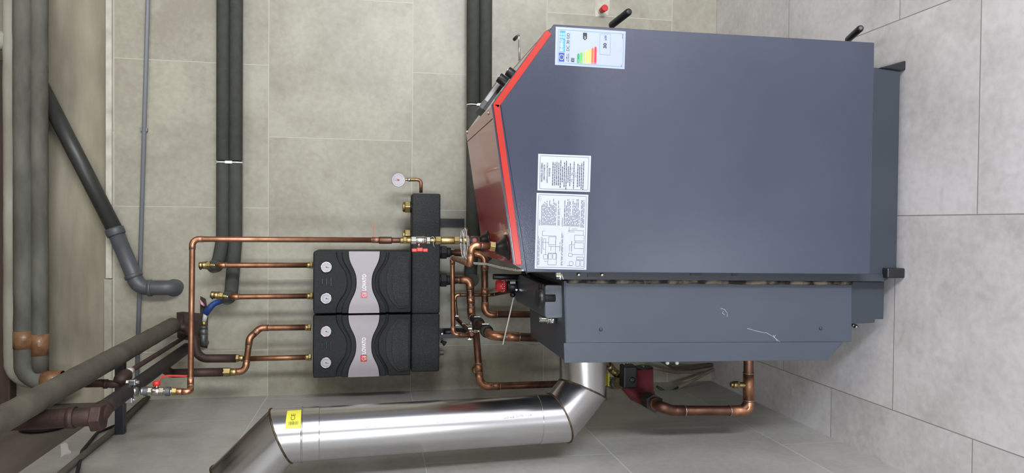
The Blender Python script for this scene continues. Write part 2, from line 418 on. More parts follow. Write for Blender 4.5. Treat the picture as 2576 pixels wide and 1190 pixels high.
# raised lip of the lid along the camera side and seam strip near the ridge
d_top = (R1-R0).normalized()
q0 = R0+d_top*.033
MB().prism([q0+V(0,.016,.0006), q0+V(0,.576,.0006), q0+d_top*.0016+V(0,.576,.0006), q0+d_top*.0016+V(0,.016,.0006)], (0,0,.0004)).build('seam', MT['rust'], boiler)
sc = MB()
for px, py in ((1228,284),(1175,332),(1281,624),(1279,644)):
    c = PL(px, py, R0, V(0, 0, 1).cross(d_top).cross(d_top).normalized() if 0 else V(d_top.z, 0, -d_top.x))
    MB().lathe(c-V(0,0,.001), V(0,0,1), [(0,.006),(.003,.006),(.0045,.003)], 12).build('screw', MT['chrome'], boiler)
# control slope
s_ = (Fr-R0); s_.y = 0; SL = s_.length; s_.normalize(); nn = V(-s_.z, 0, s_.x)
def CPn(a, y, h=0): return V(R0.x, 0, R0.z)+s_*a+V(0, y, 0)+nn*h      # a along slope from ridge
MB().prism([CPn(0,YN+.012,-.002), CPn(SL,YN+.012,-.002), CPn(SL,YN+.012,-.024), CPn(0,YN+.012,-.024)], (0, .556, 0)).build('control_panel', MT['cream'], boiler)
rim = MB()
rim.prism([CPn(0,YN-.002,0), CPn(SL,YN-.002,0), CPn(SL,YN-.002,-.0175), CPn(0,YN-.002,-.0175)], (0, .012, 0))
rim.prism([CPn(.10,YF-.012,.0), CPn(.13,YF-.012,.012), CPn(SL-.01,YF-.012,.012), CPn(SL,YF-.012,0), CPn(SL,YF-.012,-.024), CPn(0,YF-.012,-.024)], (0, .012, 0))
rim.prism([CPn(SL-.012,YN+.012,0), CPn(SL,YN+.012,0), CPn(SL,YN+.012,-.024), CPn(SL-.012,YN+.012,-.024)], (0, YF-YN-.024, 0))
rim.prism([CPn(0,YN-.002,0), CPn(0,YN-.002,-.0175), V(R0.x, YN-.002, R0.z-.0175)], (0, .012, 0))
rim.build('control_frame', MT['red'], boiler, bevel=.0015)
cream_p, cream_n = CPn(0, 0, -.012), nn
def onslope(px, py, h): return PL(px, py, CPn(0, 0, h), nn)
for px, py, h, r in ((1279,180,.016,.014), (1257,196,.022,.016)):
    c = onslope(px, py, h); base = c-nn*(h+.012)
    k = MB().lathe(base, nn, [(0, r*1.1), (.006, r*1.1), (.007, r), (h+.014, r*.93), (h+.016, r*.86)], 24).build('knob', MT['black'], boiler)
    MB().obox(c+nn*.0045, s_*.002, V(0, r*.8, 0), nn*.001).build('pointer', MT['white'], k)
# display module
c0 = onslope(1205, 272, .018); c1 = onslope(1250, 206, .018)
am = ((c0+c1)/2-V(R0.x,0,R0.z)).dot(s_); hw = abs((c1-c0).dot(s_))/2; yc = c0.y+.035
dsp = MB().obox(CPn(am, yc, -.002), s_*hw, V(0, .05, 0), nn*.010).build('display_housing', MT['black'], boiler, bevel=.002)
MB().obox(CPn(am-hw*.80, yc, .013), s_*hw*.20, V(0, .0495, 0), nn*.0065).build('end_cap', MT['pvc'], dsp, bevel=.002)
MB().obox(CPn(am+hw*.18, yc, .0135), s_*hw*.78, V(0, .049, 0), nn*.0065).build('display_face', MT['silver'], dsp, bevel=.002)
MB().obox(CPn(am+hw*.15, yc, .0205), s_*hw*.6, V(0, .03, 0), nn*.0006).build('screen', MT['ink'], dsp)
c = onslope(1252, 240, 0)
MB().obox(c-nn*.006, s_*.014, V(0, .008, 0), nn*.007).build('switch', MT['green'], boiler, bevel=.002)
# damper rod with bent end
r0 = P(1308,140,y=-.80); r1 = P(1306,88,y=-.80); r2 = P(1298,94,y=-.83)
pts, _ = fillet([r0-V(.10,0,.0), r1+V(.004,0,0), r2], .006)
rod = MB().sweep(pts, .0032, 10).build('damper_rod', MT['chrome'], boiler)
MB().cyl(r2+(r1-r2)*.2, P(1294,99,y=-.85), .0055).build('grip', MT['black'], rod)
# front doors and handles
for z0, z1 in ((.20, .60), (.66, 1.02)):
    MB().box((.533, -1.19, z0), (.560, -.79, z1)).build('door', MT['slate'], boiler, bevel=.006)
for (ax, ay), (bx_, by) in (((1538,64),(1584,28)), ((2133,100),(2166,70))):
    a = P(ax, ay, y=-1.10); b = P(bx_, by, y=-1.20)
    h = MB().cyl(V(.545, a.y+.01, a.z+.006), a+V(.008,.004,-.006), .007, n=12).build('door_handle', MT['zinc'], boiler)
    MB().sweep([a, a+(b-a)*.04, a+(b-a)*.93, a+(b-a)*.98, b], [.0095,.0105,.0105,.009,.005], 18).build('grip', MT['blacksteel'], h)
# hinge block under the front
a = P(2199,136,y=-1.05); b = P(2220,160,y=-1.05)
MB().box((a.x, -1.05, a.z), (b.x-.012, -1.12, b.z)).build('hinge', MT['blacksteel'], boiler, bevel=.004)
# plinth and feet
pl = MB().box((-.150, -1.232, .012), (.482, -.75, .17)).build('plinth', MT['greyd'], boiler)
wz = [P(2214,170,y=-1.24), P(2283,151,y=-1.24), P(2289,158,y=-1.24), P(2290,174,y=-1.24), P(2270,178,y=-1.24)]
MB().prism(wz, (0, .05, 0)).build('foot', MT['blacksteel'], boiler, bevel=.004)
fa = P(2233,675,y=-1.255); fb = P(2274,700,y=-1.255)
MB().box((fa.x, -1.255, fa.z), (fb.x, -1.19, .0)).build('foot', MT['blacksteel'], boiler, bevel=.004)
MB().box((-.15,-.82,0),(-.09,-.76,.02)).build('foot', MT['blacksteel'], boiler)
MB().box((.42,-.82,0),(.48,-.76,.02)).build('foot', MT['blacksteel'], boiler)
# rear: body strip, gasket, smoke box casing
yr = -1.235
def poly(y, *pp_): return [P(a, b, y=y) for a, b in pp_]
MB().prism(poly(yr, (1400,684),(2188,690),(2236,690),(2236,700),(2225,708),(1400,703)), (0, .48, 0)).build('rear_wall', MT['greyd'], boiler)
for k_ in ((1478,689,1516,697),(1737,687,1765,693),(1842,688,1856,694)):
    MB().prism(poly(yr-.003, (k_[0],k_[1]),(k_[2],k_[1]),(k_[2],k_[3]),(k_[0],k_[3])), (0,.005,0)).build('slotted_bracket', MT['blacksteel'], boiler)
sc = MB()
for px, py in ((1455.5,691),(1514,691.5)): MB().lathe(P(px,py,y=yr-.003), V(0,-1,0), [(0,.0052),(.002,.0052),(.004,.003)], 12).build('screw', MT['nickel'], boiler)
g0 = P(1428,707,y=-1.225); g1 = P(2143,712,y=-1.225)
gp = [g0+(g1-g0)*(i/40)+V(random.uniform(-.0015,.0015), 0, 0) for i in range(41)]
MB().sweep(gp, .0062, 8).build('rope_gasket', MT['rope'], boiler)
yc_ = -1.212; DP = .47
cas = MB().prism(poly(yc_+.002, (1418,706),(2143,712),(2143,860),(2121,861),(2083,905),(1424,911)), (0, DP, 0)).build('rear_casing', MT['grey'], boiler, bevel=.002)
cas['label'] = 'dark grey casing round the rear smoke box'
MB().prism(poly(yc_, (1423,711),(2141,713),(2142,859.5),(1424,863)), (0,.0025,0)).build('inspection_plate', MT['grey'], cas, bevel=.0006)
MB().prism(poly(yc_-.002, (1418,863.5),(2119,860.5),(2082,906),(1420,913)), (0,.006,0)).build('edge_fold', MT['grey'], cas, bevel=.0008)
sc = MB()
for px, py in ((1511.5,829),(2064.5,826)): MB().lathe(P(px,py,y=yc_), V(0,-1,0), [(0,.0055),(.002,.005),(.003,.0028)], 12).build('rivet', MT['greyd'], cas)
# scratch on the enamel
def stroke(pts, wd, y):
    scr = MB()
    q = [P(a, b, y=y) for a, b in pts]
    for i in range(len(q)-1):
        d = (q[i+1]-q[i]); n_ = V(-d.z, 0, d.x).normalized()*wd
        e = q[i+1]+d.normalized()*wd*.5; scr.add([q[i]-n_, q[i]+n_, e+n_*.6, e-n_*.6], [(0,1,2,3)])
    scr.build('scratch', MT['inkl'], cas)
for k in ([(1813,776),(1822,778),(1830,788)],[(1820,783),(1817,788),(1823,792)],[(1830,790),(1829,797)],[(1926,836),(1945,847),(1962,860)],[(1945,843),(1955,858)],[(1948,846),(1952,843)],[(1880,826),(1900,832),(1926,838)]):
    stroke(k, .0006, yc_-.0004)
# lower rear box
low = MB().prism(poly(-1.195, (2140,708),(2225,709),(2223,803),(2202,803),(2200,812),(2140,815)), (0,.42,0)).build('lower_rear_box', MT['greyd'], boiler, bevel=.002)
bt = MB().cyl(P(2143,818,y=-1.17), P(2150,818,y=-1.17), .0045, n=12); bt.cyl(P(2150,820,y=-1.17), P(2156,823,y=-1.17), .0065, n=14)
bt.build('bolt', MT['zinc'], low)
# cleaning lid on top of the casing
zt = P(1420,913,y=yc_).z
xa, xb = P(1405,708,z=zt+.02).x, P(1405,800,y=-1.18).x
lidz = zt+.052
cl = MB().prism([V(-.170,-1.185,zt-.002), V(-.170,-1.185,lidz-.004), V(-.175,-1.18,lidz), V(xb+.006,-1.18,lidz), V(xb,-1.185,lidz-.008), V(xb,-1.185,zt-.002)], (0,.43,0)).build('cleaning_lid', MT['grey'], boiler, bevel=.003)
lv = MB()
for i in range(3):
    c = P(1356+5*i, 726, z=lidz); MB().box((c.x-.020,c.y-.003,lidz), (c.x+.012,c.y+.003,lidz+.0015)).build('vent_slot', MT['blacksteel'], cl)
kb = P(1396,750,z=lidz); kt = P(1377,750,y=kb.y)
MB().lathe(kb, V(0,0,1), [(0,.010),(.03,.010),(.034,.012)], 18).lathe(kb+V(0,0,.030), V(0,0,1), [(0,.018),(.004,.026),(.012,.027),(.018,.024),(.020,.018)], 20).build('knob', MT['black'], cl)
nb = P(1398,803,z=zt); 
MB().lathe(nb, V(0,0,1), [(0,.0125),(.018,.0125),(.018,.009),(.022,.009),(.022,.013),(.026,.013),(.026,.008),(.032,.009),(.032,.0068),(.038,.009),(.038,.0068),(.044,.009),(.044,.0068),(.05,.008),(.05,.005)], 20).build('hose_nozzle', MT['chrome'], boiler)
# little terminal block with frayed wire under the panel edge
tb = P(1404,691,y=-1.26)
t_ = MB().obox(tb, V(.006,0,0), V(0,.006,0), V(0,0,.006)).build('terminal_block', MT['cream'], boiler, bevel=.001)
MB().cyl(tb+V(0,-.006,0), tb+V(0,-.008,0), .0028, n=12).build('screw', MT['brass'], t_)
fr = MB()
for a, b in (((1412,690),(1410,704)),((1413,688),(1417,703)),((1411,694),(1407,702))):
    fr.cyl(P(*a, y=-1.262), P(*b, y=-1.262), .0009, n=6)
fr.build('frayed_wire', MT['white'], t_)
# rubber cones round the two top connections
plane_n = V(d_top.z, 0, -d_top.x)
if plane_n.z < 0: plane_n = -plane_n
K1 = PL(1229, 603, R0, plane_n); K2 = PL(1276, 622, R0, plane_n)
for K, h_, r_ in ((K1, .03, .030), (K2, .034, .036)):
    MB().lathe(K, plane_n, [(0, r_), (.003, r_), (.006, r_*.8), (h_*.7, .018), (h_, .013)], 28).build('pipe_sleeve', MT['black'], boiler)

# stickers on the side panel
def sheet(tl, tr, br, bl, y=YN-.0004): return Sheet(*[P(a, b, y=y) for a, b in (tl, tr, br, bl)], V(0,-1,0))
S = sheet((1396,163),(1398,67),(1574,79),(1571,174))
en = MB(); S.poly(en, [(0,0),(0,1),(1,1),(1,0)], 0); en = en.build('energy_label', MT['paperb'], boiler, fix=False); en['label'] = 'energy label with coloured arrows and the rating 30 kW'
def lay(name, m, par, fn, fix=False):
    b = MB(); fn(b); return b.build(name, m, par, fix=fix)
lay('border_line', MT['inkb'], en, lambda b: (S.frame(b,.055,.935,.036,.975,.03,.016,.007,.004), S.frame(b,.345,.90,.628,.785,.04,.02,.005,.003), S.rect(b,.10,.90,.2045,.2065)))
lay('flag', MT['flag'], en, lambda b: S.rect(b,.095,.325,.052,.130))
def stars(b):
    for k in range(12):
        q = 2*pi*k/12; S.poly(b, [(.21+.065*cos(q)+.011*cos(t), .091+.030*sin(q)+.006*sin(t)) for t in [i*2*pi/5 for i in range(5)]], .0007)
lay('flag_stars', MT['a4'], en, stars)
lay('heading_band', MT['inkb'], en, lambda b: S.rect(b,.345,.905,.060,.137))
lay('heading_text', MT['word'], en, lambda b: S.text(b,'ENERG',.365,.675,.0665,.104,.0008,.02))
def circ(b):
    for a in (.735,.815):
        for y in (.079,.116):
            S.poly(b, [(a+.034*cos(t), y+.0185*sin(t)) for t in [i*2*pi/16 for i in range(16)]], .0007)
    S.words(b,.36,.675,.1165,.009,3)
lay('heading_circles', MT['lblue'], en, circ)
lay('model_text', MT['ink'], en, lambda b: (S.text(b,'DC 30 GD',.385,.85,.157,.196), S.text(b,'ATMOS',.10,.315,.176,.196), S.rect(b,.12,.31,.1615,.1645), S.poly(b,[(.19,.155),(.19,.171),(.235,.163)]), S.words(b,.06,.115,.95,.006,4), S.words(b,.80,.92,.957,.006,5)))
def radi(b):
    S.rect(b,.10,.21,.228,.272)
lay('radiator_symbol', MT['ink'], en, radi)
lay('radiator_fins', MT['paperb'], en, lambda b: [S.rect(b,.117+.0165*i,.122+.0165*i,.234,.266,.0008) for i in range(6)])
tips = (.342,.376,.411,.445,.479,.513,.548); labs = ('A+++','A++','A+','A','B','C','D')
for i in range(7):
    b0 = .3125+.0405*i; b1 = b0+.033
    lay('efficiency_arrow', MT['a%d' % (i+1)], en, lambda b: S.poly(b, [(.082,b0),(.082,b1),(tips[i]-.03,b1),(tips[i],(b0+b1)/2),(tips[i]-.03,b0)]))
lay('arrow_letters', MT['paper'], en, lambda b: [S.text(b, labs[i], .095, .095+.03+.018*(len(labs[i])-1), .3195+.0405*i, .339+.0405*i, .0008, .02) for i in range(7)])
lay('rating_arrow', MT['ink'], en, lambda b: S.poly(b, [(.89,.3875),(.735,.3875),(.695,.416),(.735,.4445),(.89,.4445)]))
lay('rating_text', MT['paper'], en, lambda b: S.text(b,'A+',.725,.80,.402,.430,.0009,.03))
lay('power_text', MT['ink'], en, lambda b: (S.text(b,'30',.515,.655,.681,.730,.0006,.03), S.text(b,'kW',.735,.862,.695,.730)))
# Slovene instructions
S2 = sheet((1352,479),(1354,387),(1487,392),(1484,483))
s2 = MB(); S2.poly(s2, [(0,0),(0,1),(1,1),(1,0)], 0); s2 = s2.build('instruction_sticker', MT['paper'], boiler, fix=False); s2['label'] = 'small white sticker headed NAVODILA ZA VARNO OBRATOVANJE'
lay('border_line', MT['inkg'], s2, lambda b: S2.frame(b,.045,.955,.035,.96,.03,.02,.008,.0055))
def h2(b):
    for t, a0, a1, y in (('NAVODILA ZA VARNO',.24,.755,.073),('OBRATOVANJE IN',.285,.71,.123),('ZAŠČITO KOTLA PROTI',.21,.765,.173),('KOROZIJI',.395,.62,.222)):
        S2.text(b, t, a0, a1, y-.018, y+.018, .0006, .012)
lay('heading_text', MT['ink'], s2, h2)
def b2(b):
    L_ = [(280,925),(305,920),(280,915),(305,920),(230,985),(395,830),(270,960),(245,1025),(390,835),(305,925),None,(260,1000),None,(305,945),(350,925),(290,995),(245,1015)]
    for i, e in enumerate(L_):
        y = .282+.0363*i
        if e: S2.words(b, (1070-e[1])/990, (1070-e[0])/990, y, .017, 20+i)
    S2.text(b,'75 - 85 °C',.255,.67,.282+.363-.012,.282+.363+.012)
    S2.text(b,'65°C',.39,.54,.282+.4356-.012,.282+.4356+.012)
lay('body_text', MT['inkg'], s2, b2)
# boiler protection diagrams
S3 = sheet((1345,676),(1350,485),(1480,490),(1475,679))
s3 = MB(); S3.poly(s3, [(0,0),(0,1),(1,1),(1,0)], 0); s3 = s3.build('diagram_sticker', MT['paper'], boiler, fix=False); s3['label'] = 'large white sticker with two plumbing diagrams under ATTENTION'
lay('border_line', MT['inkg'], s3, lambda b: (S3.frame(b,.02,.98,.035,.965,.015,.02,.004,.0055), S3.frame(b,.895,.955,.05,.085,.012,.016,.002,.003)))
lay('heading_text', MT['ink'], s3, lambda b: (S3.text(b,'POZOR !',.575,.655,.058,.080,.0006,.01), S3.text(b,'Chraňte kotel proti korozi!',.575,.835,.094,.119,.0006,.025), S3.text(b,'ATTENTION !',.565,.69,.497,.520), S3.text(b,'Protect the boiler against corrosion',.575,.915,.534,.560,.0006,.025)))
def b3(b):
    for i in range(13):
        e = (.86,.885,.87,.90,.82,.91,.86,.84,.93,.88,.87,.0,.92)[i] if i < 13 else .9
        if e: S3.words(b,.578,e,.132+.0245*i,.0095,50+i)
    S3.words(b,.575,.81,.132+.0245*13,.007,70)
    for i in range(11): S3.words(b,.572,(.86,.93,.93,.90,.72,.935,.90,.88,.935,.94,.80)[i],.577+.0255*i,.0095,80+i)
    for i in range(3): S3.words(b,.56,.925,.872+.0245*i,.0095,95+i)
lay('body_text', MT['inkg'], s3, b3)
def dg(b):
    w1, w2 = .0034, .005
    def bx(a0,a1,b0,b1,r=.006): S3.frame(b,a0,a1,b0,b1,r,r*1.4,w1,w2)
    bx(.13,.205,.255,.325); bx(.13,.205,.34,.405); bx(.055,.215,.245,.415)
    bx(.13,.19,.16,.24); bx(.32,.43,.25,.39); bx(.20,.42,.11,.13); bx(.26,.40,.145,.20)
    for a0,b0,a1,b1 in ((.205,.39,.44,.39),(.44,.13,.44,.39),(.44,.13,.50,.13),(.50,.13,.50,.16),(.30,.25,.30,.46),(.19,.2,.26,.2),(.35,.13,.35,.25),(.24,.3,.30,.3),(.10,.18,.10,.25)): S3.line(b,a0,b0,a1,b1,w1,w2)
    bx(.045,.125,.79,.865); bx(.045,.125,.88,.945); bx(.05,.11,.66,.74,.02); bx(.28,.36,.75,.94); bx(.38,.46,.75,.94); bx(.17,.22,.64,.72,.02); bx(.13,.17,.8,.94)
    for a0,b0,a1,b1 in ((.20,.93,.28,.93),(.20,.72,.20,.93),(.36,.77,.38,.77),(.46,.92,.52,.92),(.52,.62,.52,.92),(.50,.62,.50,.75),(.50,.64,.56,.64),(.54,.70,.54,.80),(.24,.66,.33,.66),(.33,.66,.33,.75),(.02+.03,.62,.05,.72)): S3.line(b,a0,b0,a1,b1,w1,w2)
lay('diagram_lines', MT['inkg'], s3, dg)
lay('diagram_fill', MT['inkl'], s3, lambda b: (S3.rect(b,.07,.30,.545,.60), S3.rect(b,.49,.535,.155,.20), S3.rect(b,.33,.47,.545,.56)))
lay('caption_text', MT['inkg'], s3, lambda b: [S3.words(b,a0,a1,y,.008,120+k) for k,(a0,a1,y) in enumerate(((.05,.43,.055),(.05,.40,.075),(.05,.50,.505),(.05,.47,.525),(.24,.38,.70),(.24,.36,.47)))])

# ------------------------------------------------------------------ stainless flue
fr_ = .0745
flue = empty('flue_pipe', 'shiny stainless steel flue pipe rising from the back of the boiler beside the left wall', 'flue pipe', (-.42, -1.0, .9))
j0 = P(1467, 850, y=-.985); j1 = P(1466, 980, y=-.985); j2 = P(1404.5, 1057, y=-1.03); j3 = P(708, 1090, y=-1.09)
j0.x = -.4045; j0.z = j1.z; j2x = (j2.x+j3.x)/2; j3.x = j2.x = j2x
j4 = j3+V(-.707, -.0, .707)*.155; j5 = V(XL+.001, j4.y, j4.z)
J = [j0, j1, j2, j3, j4, j5]
def miter_ring(i, r, n=64, sl=0):
    p = J[i]; d1 = (J[i]-J[i-1]).normalized() if i else (J[1]-J[0]).normalized()
    d2 = (J[i+1]-J[i]).normalized() if i < len(J)-1 else d1
    b = (d1+d2).normalized(); u, w_ = frame(d1); out = []
    for k in range(n):
        q = 2*pi*k/n; c = p+(u*cos(q)+w_*sin(q))*r; t = (p-c).dot(b)/d1.dot(b); out.append(c+d1*t)
    return out
def seg(a, ra, b, rb, name, par, m=MT['steel']):
    n = len(a); mb = MB(); k0 = min(range(n), key=lambda k: (b[k]-a[0]-(sum(b, V(0,0,0))-sum(a, V(0,0,0)))/n).length)
    bb = b[k0:]+b[:k0]
    mb.add(a+bb, [(k, (k+1) % n, n+(k+1) % n, n+k) for k in range(n)], True); return mb.build(name, m, par)
def ring_along(p, d, r, n=64):
    u, w_ = frame(d); return [p+(u*cos(2*pi*k/n)+w_*sin(2*pi*k/n))*r for k in range(n)]
def pt_at(i, frac): return J[i]+(J[i+1]-J[i])*frac
# horizontal stub
dv = (j3-j2).normalized()
rr = [miter_ring(i, fr_) for i in range(6)]
seg(ring_along(j0, (j1-j0).normalized(), fr_), 0, rr[1], 0, 'stub', flue)
seg(rr[1], 0, rr[2], 0, 'elbow_segment', flue)
# mitred ring recomputed in the frame of the following tube for clean skins
def ring_follow(i, r, n=64):
    p = J[i]; d1 = (J[i]-J[i-1]).normalized(); d2 = (J[i+1]-J[i]).normalized(); b = (d1+d2).normalized(); u, w_ = frame(d2); out = []
    for k in range(n):
        q = 2*pi*k/n; c = p+(u*cos(q)+w_*sin(q))*r; t = (p-c).dot(b)/d2.dot(b); out.append(c+d2*t)
    return out
m1 = j2+dv*(j3-j2).length*.085; m2 = j2+dv*(j3-j2).length*.875
seg(ring_follow(2, fr_), 0, ring_along(m1, dv, fr_), 0, 'elbow_segment', flue)
seg(ring_along(m1, dv, fr_*.985), 0, ring_along(m2, dv, fr_*.985), 0, 'straight_pipe', flue)
fr2 = fr_*1.0
seg(ring_along(m2, dv, fr2), 0, miter_ring(3, fr2), 0, 'elbow_segment', flue)
seg(ring_follow(3, fr2), 0, miter_ring(4, fr2), 0, 'elbow_segment', flue)
seg(ring_follow(4, fr2), 0, ring_along(j5, V(-1,0,0), fr2), 0, 'elbow_segment', flue)
for mm in (m1, m2): MB().torus(mm, dv, fr_*.992, .0012, 64, 6).build('joint_lip', MT['steel'], flue)
for i in (1, 2, 3, 4): MB().sweep(miter_ring(i, fr_*1.005), .0028, 8, False, True, True).build('weld_seam', MT['weld'], flue)
# bead pressed into the upper elbow
MB().torus(j3-dv*.055, dv, fr_+.0002, .0022, 64, 8).build('bead', MT['steel'], flue)
# stickers and stamps wrapped on the tube: angle 0 faces the camera side (-y)
def wrapq(mb, z0, z1, a0, a1, r, axp, n=10):
    vs = []; 
    for i in range(n+1):
        a = a0+(a1-a0)*i/n
        for z in (z0, z1):
            c = axp(z); vs.append(c+V(sin(a), -cos(a), 0)*r)
    mb.add(vs, [(2*i, 2*i+1, 2*i+3, 2*i+2) for i in range(n)], True)
def axp(z): return j2+(j3-j2)*((z-j2.z)/(j3.z-j2.z))
zt0, zt1 = P(757,1035,y=-1.15).z, P(718,1035,y=-1.15).z
st_ = MB(); wrapq(st_, zt0, zt1, .50, 1.35, fr_+.0006, axp); st_ = st_.build('yellow_sticker', MT['yellow'], flue)
ce = MB(); dz = zt1-zt0
def wpt(a, z, r): c = axp(z); return c+V(sin(a), -cos(a), 0)*r
def wtext(mb, s, a0, a1, z0, z1, r, rot=False):
    vs, fs = text_mesh(s, .01)
    if rot: mb.add([wpt(a0+(a1-a0)*(1-y), z0+(z1-z0)*x, r) for x, y in vs], fs)
    else: mb.add([wpt(a0+(a1-a0)*x, z0+(z1-z0)*y, r) for x, y in vs], fs)
wtext(ce, 'CE', .82, 1.12, zt0+dz*.42, zt0+dz*.70, fr_+.0011)
r_ = random.Random(3); z = zt0+dz*.2
while z < zt0+dz*.78:
    h_ = r_.uniform(.0006, .002); wrapq(ce, z, z+h_, .64, .77, fr_+.0010, axp, 3); z += h_+r_.uniform(.0006, .0018)
ce.build('print', MT['yellowd'], st_)
sp_ = MB()
for px in (918, 1098, 1270):
    z1_ = P(px,1052,y=-1.14).z; z0_ = P(px+74,1052,y=-1.14).z; L_ = z1_-z0_
    # text runs down the pipe
    for s, f0, f1, aw in (('Gorod', 0, .38, 1), ('SPA', .46, .72, .8), ('3/04', .80, 1, .7)):
        vs, fs = text_mesh(s, .004)
        a_hi = .50; da = .12*aw
        sp_.add([wpt(a_hi-da+da*y, z1_-(f0+(f1-f0)*x)*L_, fr_*.985+.0006) for x, y in vs], fs)
sp_.build('stamp', MT['stamp'], flue)
ys = MB(); cpt = j1+V(.03,0,0)
for k in range(6):
    pass
MB().obox(j1+V(.035, -.01, -fr_-.0006), V(.0,.022,0), V(.02,0,0), V(0,0,.0006)).build('small_yellow_sticker', MT['yellow'], flue)
# ------------------------------------------------------------------ pipework helpers
def run(name, label, cat, pts, r, R=None, m='copper', fm='fit', group=None, n=16, elbows=True, parent=None, ringm='solder', couple=(), sl=1.5):
    """a soldered pipe run: pipe, elbow fittings at the corners, solder rings, sleeves (couple = fractions of a leg)"""
    pts = [Vector(p) for p in pts]
    R = R or r*2.4
    path, arcs = fillet(pts, R, 10)
    root = parent or empty(name, label, cat, tuple(pts[0]), group)
    MB().sweep(path, r, n).build('tube', MT[m], root)
    if elbows:
        for arc in arcs:
            if not arc: continue
            i0, i1, d1, d2 = arc
            a = path[i0]-d1*r*sl; b = path[i1]+d2*r*sl
            e = MB().sweep([a]+path[i0:i1+1]+[b], r*1.13, n).build('elbow', MT[fm], root)
            for c, d in ((a, d1), (b, d2)):
                MB().torus(c, d, r*1.06, r*.09, 20, 6).build('solder_ring', MT[ringm], e)
    for (i, f, L_) in couple:
        a = pts[i]+(pts[i+1]-pts[i])*f; d = (pts[i+1]-pts[i]).normalized()
        c = MB().cyl(a-d*L_/2, a+d*L_/2, r*1.13, n=n).build('coupling', MT[fm], root)
        for s in (-1, 1): MB().torus(a+d*s*L_/2, d, r*1.06, r*.09, 20, 6).build('solder_ring', MT[ringm], c)
    return root
def chain(parent, a, b, segs):
    """turned fitting pieces along a-b: (t0, t1, radius, sides, material, name)"""
    out = []
    for t0, t1, r, n, m, nm in segs:
        p, q = a+(b-a)*t0, a+(b-a)*t1; d = (q-p).normalized(); L_ = (q-p).length
        mb = MB()
        if n <= 8: mb.cyl(p, q, r, n=n, smooth=False)
        elif nm == 'thread': 
            k = max(3, int(L_/.0022)); prof = []
            for i in range(k): prof += [(L_*i/k, r*.9), (L_*(i+.5)/k, r)]
            mb.lathe(p, d, prof+[(L_, r*.9)], 18)
        else: mb.lathe(p, d, [(0, r*.93), (L_*.06, r), (L_*.94, r), (L_, r*.93)], n)
        out.append(mb.build(nm, MT[m], parent, bevel=(.0008 if n <= 8 else 0)))
    return out

